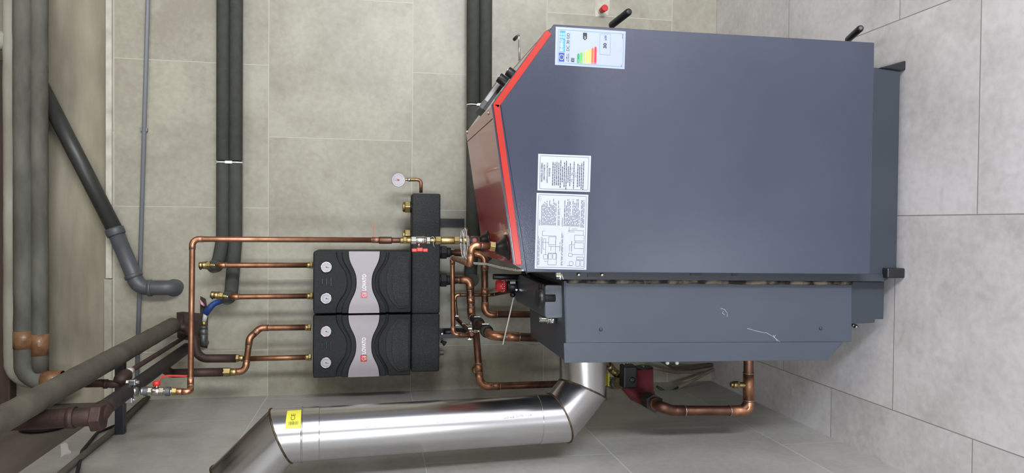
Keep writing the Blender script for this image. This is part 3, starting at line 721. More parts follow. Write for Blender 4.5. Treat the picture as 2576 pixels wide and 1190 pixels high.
# ------------------------------------------------------------------ pump stations and manifold
YP = -.245
def station(px, label, group, py0, py1, faint):
    """one pump station in its foam shell; py0/py1: right and left edge rows"""
    x1 = P(900, py0, y=YP).x; x0 = P(900, py1, y=YP).x; xc = (x0+x1)/2; W = x1-x0
    ztop = P(786, 710, y=YP+.02).z; zbot = P(1036, 710, y=YP).z; zc = P(916, 710, y=YP).z
    z = lambda p: P(p, 710, y=YP).z
    t = empty('pump_station', label, 'pump station', (xc, -.04, zbot), group)
    MB().box((x0+.002, -.03, zbot), (x1-.002, -.205, ztop)).build('shell', MT['epp2'], t, bevel=.012, seg=3)
    N_ = 24
    def curve(pe, pc, pw=1.0):     # px row at the sides / in the middle -> list of (x,z)
        out = []
        for i in range(N_+1):
            u = i/N_; s = (0.5-0.5*cos(2*pi*u)); s = s*s*(3-2*s)*.5+s*.5
            out.append((x0+.003+(W-.006)*u, z(pe+(pc-pe)*s)))
        return out
    def band(c1, c2, y0, y1, name, m, bev=.0015, par=t):
        pts = [V(x, y1, zz) for x, zz in c1]+[V(x, y1, zz) for x, zz in reversed(c2)]
        return MB().prism(pts, (0, y0-y1, 0)).build(name, MT[m], par, bevel=bev)
    tp = [(x0+.003+(W-.006)*i/N_, ztop-.006) for i in range(N_+1)]
    bt = [(x0+.003+(W-.006)*i/N_, zbot+.003) for i in range(N_+1)]
    h0, h1 = curve(877, 897), curve(955, 935)
    pan = band(h0, h1, -.15, YP-.004, 'name_panel', 'silver', .0008); pan['label'] = 'silver hourglass panel'
    band(curve(860, 884), curve(876.2, 896.2), -.15, YP, 'shell_rib', 'epp2', .003)
    band(curve(845, 872), curve(862, 886), -.15, YP+.016, 'shell_rib', 'epp2', .003)
    c_ = band(tp, curve(846, 874), -.15, YP+.002, 'gauge_cover', 'epp2', .004)
    band(curve(955.8, 935.8), curve(972, 944), -.15, YP, 'shell_rib', 'epp2', .003)
    band(curve(970, 942), curve(984, 956), -.15, YP+.016, 'shell_rib', 'epp2', .003)
    band(curve(978, 952), bt, -.15, YP+.001, 'lower_cover', 'epp2', .004)
    # raised arched pad low on the cover
    def pad(pe, pc, pb, mrg, y):
        pts = []
        for i in range(N_+1):
            u = i/N_; q = (2*u-1); pts.append(V(x0+mrg+(W-2*mrg)*u, y, z(pe+(pc-pe)*(1-abs(q)**2.6))))
        pts += [V(x1-mrg-.006, y, z(pb)), V(x0+mrg+.006, y, z(pb))]
        return MB().prism(pts, (0, .02, 0)).build('raised_pad', MT['epp'], t, bevel=.0025)
    pad(1003, 971, 1030, .018, YP-.004); pad(1005, 986, 1029, .026, YP-.007)
    # vents
    for i, pxv in enumerate((811, 822, 833)):
        zz = z(pxv); hw = .012+.0035*i
        MB().box((xc-hw+.004, YP-.001, zz-.003), (xc+hw+.002, YP+.004, zz+.003)).build('vent_slot', MT['black'], c_, bevel=.001)
    # dials
    for dx, m in ((.0615, 'dialp'), (-.0625, 'dialb')):
        c = V(xc+dx, YP-.001, z(821)); d = V(0, -1, 0)
        g = MB().lathe(c, d, [(0,.0215),(.005,.0215),(.0062,.0205),(.0062,.0193),(.0035,.0193)], 32).build('thermometer', MT['chrome'], t)
        MB().lathe(c+d*.0045, d, [(0,.0192),(.0008,.0192)], 32, False).build('dial_face', MT['dialw'], g)
        arc = MB()
        for k in range(26):
            a = radians_(225-270*k/26); b = radians_(225-270*(k+1)/26); r1, r2 = .0125, .0138
            arc.add([c+V(cos(q)*r, -.0058, sin(q)*r) for r, q in ((r1,a),(r2,a),(r2,b),(r1,b))], [(0,1,2,3)])
        for k in range(13):
            a = radians_(225-270*k/12); u_ = V(cos(a), 0, sin(a)); w_ = V(-sin(a), 0, cos(a))*.0004
            arc.add([c+u_*.0142-w_+V(0,-.0058,0), c+u_*.0142+w_+V(0,-.0058,0), c+u_*.0168+w_+V(0,-.0058,0), c+u_*.0168-w_+V(0,-.0058,0)], [(0,1,2,3)])
        arc.build('dial_scale', MT[m], g, fix=False)
        ang = radians_(255); u_ = V(cos(ang), 0, sin(ang)); w_ = V(-sin(ang), 0, cos(ang))
        MB().add([c+V(0,-.0062,0)+w_*.0012, c+V(0,-.0062,0)-w_*.0012, c+V(0,-.0062,0)+u_*.014], [(0,1,2)]).lathe(c+V(0,-.005,0), d, [(0,.0022),(.0016,.0018)], 12).build('needle', MT['ink'], g, fix=False)
    # lettering: mark and word, as printed
    yl = YP-.0046; zl0, zl1 = z(921), z(911.5)
    Sx = Sheet(V(x0, yl, zl1), V(x1, yl, zl1), V(x1, yl, zl0), V(x0, yl, zl0), V(0, -1, 0))
    a = lambda py: (P(916, py, y=yl).x-x0)/W
    sh = 3.4 if faint else 0
    pL, pR = (731, 690) if faint else (890, 849)
    tx = MB(); Sx.text(tx, 'LOVATO', a(pL), a(pR), -.05, 1.05, .0003, .035); tx.build('word_mark', MT['word'], pan, fix=False)
    c0, c1 = (750, 733.5) if faint else (910, 893)
    lg = MB(); b0, b1 = (-.36, 1.36)
    lg.add([Sx.at(x, y, .0003) for x, y in ((a(c0)+.006,b0),(a(c0),b0+.16),(a(c0),b1-.16),(a(c0)+.006,b1),(a(c1)-.006,b1),(a(c1),b1-.16),(a(c1),b0+.16),(a(c1)-.006,b0))], [list(range(8))])
    lg.build('square_mark', MT['logo_pink' if faint else 'logo_red'], pan, fix=False)
    A0_, A1_ = a(c0), a(c1); f = lambda u, v: (A0_+(A1_-A0_)*u, b0+(b1-b0)*v)
    ln = MB()
    def seg_(p, q, w=.04):
        P0, P1 = Sx.at(*f(*p), .0006), Sx.at(*f(*q), .0006); d = (P1-P0).normalized(); n_ = V(-d.z, 0, d.x)*w*.02
        ln.add([P0-n_-d*w*.012, P0+n_-d*w*.012, P1+n_+d*w*.012, P1-n_+d*w*.012], [(0,1,2,3)])
    for p, q in (((.15,.48),(.46,.18)),((.46,.18),(.72,.42)),((.72,.42),(.72,.84)),((.72,.84),(.3,.84)),((.3,.84),(.3,.52)),((.46,.55),(.72,.55)),((.46,.55),(.46,.84)),((.80,.18),(.80,.84))): seg_(p, q)
    ln.build('house_mark', MT['word'], pan, fix=False)
    return t, xc
radians_ = math.radians
MT['logo_red'] = mat('logo_red_print', (196, 54, 56), .45); MT['logo_pink'] = mat('logo_red_glare_print', (214, 92, 108), .4)  # second print is a paler copy with the glare put into its colour
stA, xA = station(0, 'black foam pump station on the right, its red mark coloured paler to show glare', 'pump stations above the manifold', 631, 789.7, True)
stB, xB = station(0, 'black foam pump station on the left, nearest the flue, with a crisp red mark', 'pump stations above the manifold', 791.2, 950, False)

# manifold in foam shell
mx1 = P(1080, 487, y=-.215).x; mx0 = P(1080, 936, y=-.215).x
mzt = P(1037, 560, y=-.215).z; mzb = P(1108, 560, y=-.215).z
mf = empty('manifold', 'speckled black foam manifold block fixed to the wall below both pump stations', 'manifold', (0, -.12, mzb))
xm = P(1080, 789, y=-.215).x; xm2 = P(1080, 636, y=-.215).x
MB().box((xm+.0006, -.055, mzb), (mx1, -.215, mzt)).build('shell', MT['epp'], mf, bevel=.007, seg=3)
MB().box((mx0, -.055, mzb), (xm-.0006, -.212, mzt)).build('shell', MT['epp'], mf, bevel=.007, seg=3)
for (pxn, pyn) in ((1037, 521), (1037, 592)):
    a = P(pxn, pyn, y=-.15)
    MB().cyl(a, a+V(0,0,.008), .024, n=24).build('collar', MT['black'], mf)
    n_ = MB().cyl(a+V(0,0,.008), a+V(0,0,.030), .0265, n=6, smooth=False).build('brass_nut', MT['brass'], mf, bevel=.0015)
    MB().lathe(a+V(0,0,.030), V(0,0,1), [(0,.021),(.008,.021),(.010,.018)], 24).build('flange', MT['brass'], n_)
for pyn in (635, 705):
    a = P(1107, pyn, y=-.17)
    a.z = mzb
    MB().cyl(a, a-V(0,0,.006), .026, n=24).build('collar', MT['black'], mf)
    MB().cyl(a-V(0,0,.006), a-V(0,0,.030), .030, n=6, smooth=False).build('union_nut', MT['blackg'], mf, bevel=.0015)
    MB().lathe(a-V(0,0,.030), V(0,0,-1), [(0,.021),(.018,.020),(.018,.016)], 24).build('union_tail', MT['blackg'], mf)
# bolt under the left end
a = P(1104, 888, y=-.13)
bb = MB().lathe(a+V(0,0,.004), V(0,0,-1), [(0,.019),(.007,.019)], 24).build('washer', MT['zinc'], mf)
MB().cyl(a-V(0,0,.003), a-V(0,0,.020), .011, n=6, smooth=False).build('bolt_head', MT['galv'], bb, bevel=.001)
for py, w_ in ((560, .022),):
    a = P(1112, py, y=-.06)
    k = MB().box((a.x-.018, -.012, P(1170,py,y=-.04).z), (a.x+.018, -.002, mzb+.01)).box((a.x-.018, -.09, mzb-.002), (a.x+.018, -.002, mzb-.012)).build('wall_bracket', MT['blacksteel'], mf, bevel=.001)
    c = P(1117, py, y=-.085); MB().lathe(V(c.x, -.05, mzb-.012), V(0,0,-1), [(0,.009),(.003,.008),(.006,.004)], 16).build('bolt', MT['chrome'], k)
a = P(1112, 843, y=-.06)
k = MB().box((a.x-.022, -.012, P(1172,843,y=-.012).z), (a.x+.022, -.002, mzb+.01)).build('wall_bracket', MT['blacksteel'], mf, bevel=.001)
c = P(1111.5, 839, y=-.10)
MB().lathe(c, V(0,-1,0), [(0,.0075),(.004,.0075),(.008,.005),(.010,.004)], 18).build('bolt', MT['zinc'], k)
MB().cyl(P(1118,836,y=-.07), P(1172,832,y=-.015), .009, n=14).build('strut', MT['blacksteel'], k)
MB().lathe(P(1110,858,y=-.09), (P(1125,869,y=-.09)-P(1110,858,y=-.09)), [(0,.007),(.012,.007),(.016,.011),(.022,.011)], 14).build('rubber_plug', MT['blackg'], mf)

# pressure gauge on its copper bend
pg = empty('pressure_gauge', 'round white pressure gauge with a red needle on a short copper bend', 'gauge', tuple(P(1060,480,y=-.12)))
q = [P(1059,485,y=-.13), P(1059,452,y=-.13), P(1032,452,y=-.13)]
pth, _ = fillet(q, .016, 10)
MB().sweep(pth, .0072, 14).build('copper_bend', MT['fit'], pg)
chain(pg, P(1044,452,y=-.13), P(1018,452,y=-.13), [(0,.42,.0088,6,'brass','adapter'), (.42,.72,.0078,14,'nickel','nut'), (.72,1,.0052,14,'brass','stem')])
c = P(1002.5, 453, y=-.165); d = (CP-c).normalized(); d = V(0, -1, 0)
g = MB().lathe(c+V(0,.028,0), d, [(0,.024),(.018,.0285),(.028,.0285),(.031,.0278),(.031,.0264),(.0285,.0264)], 40).build('gauge_case', MT['zinc'], pg)
MB().lathe(c+d*.001, d, [(0,.0262),(.0006,.0262)], 40, False).build('dial_face', MT['dialw'], pg)
sc_ = MB()
for k in range(28):
    a = radians_(225-270*k/27); L_ = .003 if k % 3 else .005; u_ = V(cos(a), 0, sin(a)); w_ = V(-sin(a), 0, cos(a))*.00035; o_ = c+d*.002
    sc_.add([o_+u_*.022-w_, o_+u_*.022+w_, o_+u_*(.022-L_)+w_, o_+u_*(.022-L_)-w_], [(0,1,2,3)])
sc_.build('dial_scale', MT['inkg'], pg, fix=False)
def needle(par, c, ang, L_, w, m, nm, y=.0026):
    a = radians_(ang); u_ = V(cos(a), 0, sin(a)); w_ = V(-sin(a), 0, cos(a)); o_ = c+V(0,-y,0)
    MB().add([o_+w_*w-u_*.004, o_-w_*w-u_*.004, o_+u_*L_-w_*w*.3, o_+u_*L_+w_*w*.3], [(0,1,2,3)]).build(nm, MT[m], par, fix=False)
needle(pg, c, 92, .019, .0011, 'ink', 'needle'); needle(pg, c, 52, .018, .0007, 'redplastic', 'marker_needle', .003)
MB().lathe(c+V(0,-.002,0), d, [(0,.004),(.0022,.0035)], 14).build('needle_hub', MT['redplastic'], pg)

# ------------------------------------------------------------------ insulated pipes
def foam_pipe(label, px0, y, px1, py1, r, bend, grp='foam-insulated pipes along the wall'):
    a = P(px0, -30, y=y); a.x = 1.0; b = P(px1, py1, y=y)
    return a, b
ins = []
def ins_pipe(label, pa, pb, y, r, px_e, py_e, ye, split=None, grp='foam-insulated pipes on the back wall'):
    a = P(pa, 0, y=y); b = P(pb, 600, y=y); e = P(px_e, py_e, y=y); d = (a-b).normalized(); a2 = a+d*((2.97-a.x)/d.x)
    e2 = V(e.x, ye, e.z)
    t = empty('insulated_pipe', label, 'pipe', tuple(a2), grp)
    k = b+d*(b-a).length*0
    pth, _ = fillet([a2, b, e, e2] if True else [], [.3, r*1.5], 10)
    if split:
        s = P(split[0], split[1], y=y); D = (a-b).normalized()
        sx = s.x; i = next(i for i in range(len(pth)-1) if (pth[i].x-sx)*(pth[i+1].x-sx) <= 0)
        f = (pth[i].x-sx)/(pth[i].x-pth[i+1].x); m_ = pth[i]+(pth[i+1]-pth[i])*f; g = D*.0045
        A = pth[:i+1]+[m_+g*2, m_+g]; Bq = [m_-g, m_-g*2]+pth[i+1:]
        MB().sweep(A, [r]*(len(A)-1)+[r*.82], 20).build('foam_sleeve', MT['foam'], t)
        MB().sweep(Bq, [r*.82]+[r]*(len(Bq)-1), 20).build('foam_sleeve', MT['foam'], t)
        MB().sweep([m_+g*1.5, m_-g*1.5], .012, 14).build('copper_core', MT['copper_b'], t)
    else: MB().sweep(pth, r, 20).build('foam_sleeve', MT['foam'], t)
    return t
ins_pipe('upper of the top pair of dark foam-insulated pipes, ending above the right brass vent', 562, 561, -.045, .0265, 548, 668, -.12, (577, 408))
ins_pipe('lower of the top pair of dark foam-insulated pipes, ending by the left brass vent', 594, 592.5, -.045, .0265, 581, 746, -.12, (577, 408))
ins_pipe('upper of the lower pair of dark foam-insulated pipes, passing behind the boiler top', 1191, 1189, -.05, .0285, 1183, 702, -.12, (1190, 265))
ins_pipe('lower of the lower pair of dark foam-insulated pipes, mostly hidden by the boiler', 1222, 1220, -.05, .0285, 1218, 640, -.12, (1190, 265))
for px, py, r0_, lab in ((577.5, 409, .0265, 'white clip holding the top pair of insulated pipes'), (1205, 265, .0285, 'white clip holding the lower pair of insulated pipes behind the boiler')):
    c = P(px, py, y=-.045); c_ = MB()
    for s in (-1, 1):
        c_.torus(c+V(0, 0, s*r0_), V(1,0,0), r0_*.86, .0032, 24, 6)
    c_.obox(c+V(0,-.012,0), V(.0055,0,0), V(0,.011,0), V(0,0,.014))
    o = c_.build('pipe_clip', MT['white'], bevel=.001); tag(o, lab, 'clip', 'white clips between foam sleeves')

# ------------------------------------------------------------------ copper risers with air vents
def vent(label, a_px, y, dirz=V(0,0,1)):
    a = P(*a_px, y=y)
    t = empty('air_vent', label, 'air vent', tuple(a), 'brass air vents')
    return t, a
r22 = .0107
YA = -.16
for (px0, py, label, vpx, vlab) in (
    (548, 667.5, 'copper riser from the right pump station up to the upper insulated pipe', 'r', 'brass air vent above the right copper riser'),
    (581, 746, 'copper riser from the right pump station up to the lower insulated pipe', 'l', 'brass air vent above the left copper riser beside the blue hose')):
    top = P(px0, py-1, y=YA); bot = P(787, py+.5, y=YA); bot.x = top.x = (bot.x+top.x)/2
    t = run('copper_pipe', label, 'pipe', [bot, top, V(top.x, -.085, top.z)], r22, .018, group='copper risers above the pump stations')
    chain(t, bot+V(0,0,.0), bot+V(0,0,.022), [(0,.45,.0155,6,'brass','union_nut'),(.45,1,.0125,18,'brass','ferrule')])
    a = top+V(0,0,.010); b = P(vpx == 'r' and 501 or 530, py+(0 if vpx == 'r' else -5), y=YA)
    v = empty('air_vent', vlab, 'air vent', tuple(a), 'brass air vents')
    chain(v, a, b, [(0,.10,.006,16,'nickel','nipple'),(.08,.30,.0072,6,'brass','neck'),(.30,.52,.0155,6,'brass','lower_body'),(.50,.58,.0165,24,'brass','collar'),(.58,.80,.0145,24,'brass','body'),(.80,1,.0135,24,'brass','cap')])
    MB().cyl(b-(b-a)*.14+V(-.008,-.008,0), b-(b-a)*.14+V(-.014,-.014,0), .0042, n=12).build('bleed_cap', MT['black'], v)
# risers of the left station
top = P(607, 903, y=YA); bot = P(783, 898.5, y=YA)
t = run('copper_pipe', 'straight copper riser above the left pump station, nearest the flue', 'pipe', [bot, top], r22*1.0, group='copper risers above the pump stations')
chain(t, bot, bot+V(0,0,.022), [(0,.45,.0155,6,'brass','union_nut'),(.45,1,.0125,18,'brass','ferrule')])
chain(t, P(612,901,y=YA), P(594,901,y=YA), [(0,.6,.0125,16,'brass','adapter'),(.6,1,.0165,6,'brass','union')])
b1 = P(782, 823.5, y=YA); t1 = P(655, 825, y=YA); e1 = P(628, 850, y=-.19); e2 = P(617, 868, y=-.20); e3 = P(617, 934, y=-.20); e4 = P(582, 936, y=-.20)
t = run('copper_pipe', 'copper riser with a double bend above the left pump station', 'pipe', [b1, t1, e1, e3, e4], r22*1.12, .028, group='copper risers above the pump stations')
chain(t, b1, b1+V(0,0,.022), [(0,.45,.0155,6,'brass','union_nut'),(.45,1,.0125,18,'brass','ferrule')])
chain(t, P(594,936,y=-.20), P(562,936,y=-.20), [(0,.45,.0145,16,'brass','adapter'),(.45,1,.0185,6,'brass','union')])

# long copper pipe from the thermal valve up and over to the old pipe clamp
YT = -.76; r18 = .0088
A_ = P(947, 604, y=YT); B_ = P(484, 601.5, y=YT); B_.x = A_.x = (A_.x+B_.x)/2
C_ = P(479, 974, y=-.80); Cz = V(C_.x, C_.y, B_.z)
E_ = P(462, 986, y=-.83)
Cc = P(479, 985, y=-.83)
t = run('copper_pipe', 'long copper pipe rising past the pump stations and turning left to the chrome pipe clamp', 'pipe',
        [A_, B_, P(479.5, 968, y=-.79), P(479, 985, y=-.84), P(456, 985.5, y=-.84)], r18, [.02, .012, .012], couple=((0, .0, .03),))
# ball valve with red lever
ya = -.84
bv = empty('ball_valve', 'nickel ball valve with a long red lever near the top left corner', 'valve', tuple(P(400,985,y=ya)), None)
a, b = P(458,985,y=ya), P(343,984,y=ya)
chain(bv, a, b, [(0,.13,.0105,18,'fit','adapter'),(.12,.22,.0125,6,'brass','nut'),(.22,.26,.0105,18,'nickel','seal_ring'),(.26,.36,.0145,18,'galv','thread'),
                 (.36,.40,.0105,18,'nickel','thread'),(.40,.50,.014,6,'nickel','hexagon'),(.49,.66,.0135,20,'nickel','valve_body'),(.64,.74,.014,6,'nickel','hexagon'),(.74,.84,.0145,18,'galv','thread'),(.84,.90,.0115,18,'zinc','nipple')])
st0 = P(394, 978, y=ya); st1 = P(394, 966, y=ya)
MB().cyl(st0, st1, .0055, n=14).build('stem', MT['nickel'], bv)
lv = MB().lathe(P(394,970,y=ya), (st1-st0), [(0,.010),(.008,.0105),(.013,.009),(.014,.005)], 20).build('lever_hub', MT['redpaint'], bv)
l0, l1, l2, l3 = P(398,961,y=ya), P(411,946,y=ya), P(425,945,y=ya), P(470,946,y=ya)
lm = MB()
for p, q in ((l0,l1),(l1,l2),(l2,l3)):
    d = q-p; dn = d.normalized(); lm.obox((p+q)/2, d/2+dn*.001, V(0,.0065,0), dn.cross(V(0,1,0))*.0018)
lm.build('lever', MT['redpaint'], bv, bevel=.0008)
# clamp saddle
cl_ = empty('pipe_clamp', 'shiny steel saddle clamp gripping the dark old pipe under the ceiling', 'clamp', tuple(P(330,985,y=ya)))
MB().lathe(P(346,984,y=ya), (P(322,984,y=ya)-P(346,984,y=ya)), [(0,.011),(.006,.0125),(.02,.016),(.034,.019)], 24).build('branch', MT['zinc'], cl_)
cc = P(318, 984, y=ya)
old_d = (P(402,935,y=-.45)-P(262,1012,y=-1.05))
for s in (-1, 1):
    q = P(334 if s < 0 else 326, 962 if s < 0 else 1006, y=ya)
    MB().obox(q, V(.009,0,0), V(0,.010,0), V(0,0,.010)).build('clamp_ear', MT['zinc'], cl_, bevel=.003)
    for k in (-1, 1): MB().lathe(q+V(0,0,-.014+.0), V(0,0,1), [(0,.0055),(.028,.0055),(.032,.008),(.036,.008)], 12) if 0 else None
    MB().cyl(q-V(0,0,.017), q+V(0,0,.019), .005, n=12).build('bolt', MT['chrome'], cl_)
    MB().cyl(q+V(0,0,.010), q+V(0,0,.017), .0085, n=6, smooth=False).build('nut', MT['chrome'], cl_)
# ------------------------------------------------------------------ thermal valve line above the boiler
y_ = YT
def pt(px, py=604.5, y=None): return P(px, py, y=YT if y is None else y)
tv = empty('thermal_valve', 'brass thermal valve with blue and orange button, coiled silver capillary and red wing handle', 'valve', tuple(pt(1100)))
a, b = pt(947), pt(1215, 605)
T = lambda px: (px-947)/(1215-947)
chain(tv, a, b, [(T(953),T(985),.0118,20,'copper_b','check_body'),(T(985),T(1005),.0088,16,'copper_b','tube'),(T(1005),T(1014),.0105,16,'brass','adapter'),
 (T(1013),T(1021),.0125,6,'brass','nut'),(T(1021),T(1033),.0105,18,'brass','adapter'),(T(1033),T(1045),.0140,6,'nickel','hexagon'),(T(1044),T(1071),.0130,20,'nickel','ball_body'),
 (T(1060),T(1066),.0145,20,'nickel','collar'),(T(1071),T(1080),.0130,6,'nickel','hexagon'),(T(1080),T(1094),.0080,16,'brass','nipple'),(T(1094),T(1107),.0150,6,'brass','hexagon'),
 (T(1107),T(1141),.0128,24,'brass','cartridge_body'),(T(1141),T(1154),.0150,6,'brass','hexagon'),(T(1153),T(1164),.0115,18,'nickel','nut'),(T(1163),T(1183),.0135,20,'brass','valve_neck'),(T(1183),T(1204),.0150,20,'brass','valve_body'),(T(1204),T(1215),.0115,16,'nickel','nipple')])
# wing handle
h0 = pt(1054, 619); h1 = pt(1054, 629)
MB().cyl(pt(1054, 612, y=YT-.002), h0+V(-.004,0,0), .0045, n=12).build('stem', MT['nickel'], tv)
wh = MB(); c = pt(1056, 628)
wh.obox(c, V(.0065,0,0), V(0,.006,0), V(0,0,.010)); 
for s in (-1, 1): wh.obox(c+V(-.002,0,s*.018), V(.0055,0,0), V(0,.0085,0), V(0,0,.0085))
wh.build('wing_handle', MT['redpaint'], tv, bevel=.002)
MB().sweep(fillet([pt(1083,598,y=YT-.012), pt(1090,594,y=YT-.014), pt(1094,603,y=YT-.016), pt(1089,612,y=YT-.015), pt(1093,622,y=YT-.014)], .008)[0], .0008, 6).build('tag_wire', MT['palehose'], tv)
bt = P(1193,604,y=YT-.014)
MB().lathe(bt, V(0,-1,0), [(0,.0125),(.008,.0125),(.010,.0115)], 28).build('blue_cap', MT['blue'], tv)
MB().lathe(bt+V(0,-.010,0), V(0,-1,0), [(0,.0072),(.002,.0066)], 20).build('orange_button', MT['orange'], tv)
MB().cyl(pt(1212,605), K1+plane_n*.004, .0085, n=16).build('black_nipple', MT['black'], tv)
cm = []
for i, (px, pa, pb_, dy) in enumerate(((1164, 580, 648, -.016), (1172, 574, 652, -.020), (1176, 583, 650, -.012), (1168, 578, 645, .018))):
    A, Bq = P(px-2, pa, y=YT+dy), P(px+1, pb_, y=YT+dy); c = (A+Bq)/2; ax = (A-Bq)/2
    pts = [c+ax*cos(t)+V(0, .010*sin(t), .0045*sin(t)) for t in [2*pi*k/28 for k in range(28)]]
    MB().sweep(pts, .0017, 8, False, True, True).build('capillary_loop', MT['braid'], tv)
MB().cyl(P(1174,572,y=YT-.018), P(1177,592,y=YT-.018), .0034, n=12).build('probe', MT['copper_b'], tv)
pth, _ = fillet([P(1180,648,y=YT-.01), P(1192,663,y=YT-.05), P(1225,665,y=YT-.12), P(1262,674,y=YT-.25), P(1300,680,y=YT-.38), P(1316,679,y=-1.26)], .05)
MB().sweep(pth, .0034, 10).build('capillary', MT['braid'], tv)
MB().sweep([p+V(.003,0,.004) for p in pth[:-3]], .0018, 8).build('capillary', MT['braid'], tv)
# small red lever on the valve behind
MB().obox(P(939.5,580,y=YT+.012), V(.021,0,0), V(0,.004,0), V(0,0,.0012)).obox(P(942,597,y=YT+.012), V(.001,0,0), V(0,.004,0), V(0,0,.004)).build('red_lever', MT['redpaint'], tv, bevel=.0005)

# cold water bend over the boiler top
y2 = K2.y
q0 = K2+plane_n*.012
e0 = P(1186, 616, y=y2); e1 = P(1182, 664, y=y2); e2 = P(1138, 649, y=-.46)
n0 = P(1232, 619, y=y2)
t = run('copper_pipe', 'copper pipe bending over the boiler top then back to the wall behind the capillary coil', 'pipe',
        [n0, e0, e1, e2, P(1140,840,y=-.46), P(1190,845,y=-.46)], .0088, [.016,.013,.013,.016], m='copper', group=None)
chain(t, q0, n0, [(0,.62,.0105,20,'black','black_nipple'),(.60,1,.0150,6,'brass','union_nut')])
# small pipe back from the clamps to the draught regulator
t = run('copper_pipe', 'thin copper pipe with a hooked bend running to the red-knobbed draught regulator', 'pipe',
        [P(1187,841,y=-.50), P(1149,802,y=-.14), P(1143.5,742,y=-.14), P(1238,742,y=-.14), P(1292,731,y=-.30)], .0072, [.012,.016,.03], m='copper_b')
# return mains below the manifold
ym = -.19
t = run('copper_pipe', 'thick copper main from the left union nut that runs forward through two black rubber rings', 'pipe',
        [P(1124,705,y=-.17), P(1182,704,y=ym), P(1186,797,y=ym-.01), P(1237,845,y=-.69), P(1365,850,y=-.69)], .0150, [.022,.024,.03], m='copper_b', couple=((1,.55,.03),(3,.4,.05)))
chain(t, P(1122,705,y=-.17), P(1148,705,y=-.172), [(0,.4,.0165,18,'blackg','tail'),(.4,1,.0160,18,'copper_b','reducer')])
for f, w_ in ((.38, 0), (.78, 1)):
    A = P(1186,797,y=ym-.01); Bq = P(1237,845,y=-.69); c = A+(Bq-A)*f; d = (Bq-A).normalized()
    rg = empty('rubber_pipe_ring', ('black rubber-lined pipe ring farther along the thick copper main', 'black rubber-lined pipe ring nearest the elbow of the thick copper main')[w_], 'pipe ring', tuple(c), 'rubber rings on the copper main')
    MB().lathe(c-d*.012, d, [(0,.0165),(0,.0235),(.024,.0235),(.024,.0165)], 28).build('band', MT['blackg'], rg)
    s0 = c+V(0,0,.024); MB().cyl(s0+V(0,0,-.004), s0+V(0,0,.014), .0045, n=12).cyl(s0+V(0,0,.014), s0+V(0,0,.024), .0065, n=6, smooth=False).cyl(s0+V(0,0,.024), s0+V(0,0,.034), .0030, n=10).ball(s0+V(0,0,.036), .0055, 8).build('clamp_screw', MT['nickel'], rg)
    s1 = c+V(.022,-.004,.002); MB().obox(s1+V(.005,0,.004), V(.0015,0,0), V(0,.005,0), V(0,0,.012)).cyl(s1+V(.002,0,-.008), s1+V(.002,0,-.002), .003, n=8).build('clamp_hinge', MT['nickel'], rg)
for px, py, w_ in ((1149,795,0),(1150,818,1),(1182,826,2),(1181,853,3)):
    c = P(px, py, y=-.20 if w_ < 2 else -.47)
    o = MB().obox(c, V(.003,0,0), V(0,.006,0), V(0,0,.008)).cyl(c+V(-.006,0,0), c+V(.006,0,0), .0035, n=10).build('clip_screw', MT['nickel'], bevel=.001)
    tag(o, ('small clip screw at the upper end of the thin copper pipe', 'small clip screw just left of the thin pipe bend by the manifold', 'small clip screw where the thin pipes meet', 'small clip screw under the lowest thin pipe bend')[w_], 'screw', 'clip screws on the thin copper pipes')
t = run('copper_pipe', 'thick copper main from the right union nut, bending down behind the boiler', 'pipe',
        [P(1124,635,y=-.17), P(1219,640,y=-.19), P(1220,791,y=-.20), P(1380,791,y=-.20)], .0140, .030, m='copper_b', couple=((1,.62,.03),(1,.2,.03)))
chain(t, P(1122,635,y=-.17), P(1160,635,y=-.172), [(0,.3,.0165,18,'blackg','tail'),(.3,.55,.0150,6,'nickel','adapter'),(.55,1,.0150,18,'copper_b','reducer')])
t = run('copper_pipe', 'copper return pipe bending down the wall towards the dark red pump, passing behind the flue', 'pipe',
        [P(1196,815,y=-.33), P(1208,973,y=-.37), P(1520,962,y=-.42)], .0138, .036, m='copper_b', couple=((0,.70,.035),(1,.13,.03)))
o = empty('brass_plug', 'small ribbed brass plug in the wall behind the copper return pipe', 'plug', tuple(P(1194,930,y=0)))
MB().lathe(P(1196,929,y=0), V(0,-1,0), [(0,.016),(.006,.016),(.008,.012),(.016,.012),(.018,.016),(.026,.016),(.030,.013)], 20).build('plug_body', MT['brass'], o)

# ------------------------------------------------------------------ draught regulator
yg = -.78
rg = empty('draught_regulator', 'draught regulator with a red dial knob, black handle, white lever rod and chain', 'regulator', tuple(P(1335,720,y=yg)))
MB().sweep([P(1240,696,y=yg-.01), P(1241.5,696,y=yg-.01), P(1324,697,y=yg-.01)], [.0085,.0098,.0098], 18).build('handle', MT['black'], rg)
kn = MB().lathe(P(1271,719.5,y=yg), (P(1245,718,y=yg)-P(1271,719.5,y=yg)), [(0,.0212),(.022,.0212),(.024,.0195),(.031,.0180),(.032,.016)], 28).build('dial_knob', MT['redplastic'], rg)
dg_ = MB(); kz = P(1269,719,y=yg)
for k in range(7):
    a = radians_(-60+20*k); u_ = V(sin(a), -cos(a), 0); w_ = V(cos(a), sin(a), 0)
    for dz in ((0,) if k % 2 else (0,.006)):
        dg_.obox(kz+u_*.0214+V(0,0,.004+dz), w_*.0013, u_*.0003, V(0,0,.0013))
dg_.build('scale_marks', MT['white'], kn)
MB().lathe(P(1305,721,y=yg), (P(1271,719.5,y=yg)-P(1305,721,y=yg)), [(0,.016),(.004,.0200),(.040,.0200),(.042,.017)], 28).build('sensor_body', MT['black'], rg)
MB().obox(P(1290,711,y=yg-.020), V(.0040,0,0), V(0,.0008,0), V(0,0,.009)).build('type_plate', MT['inkl'], rg)
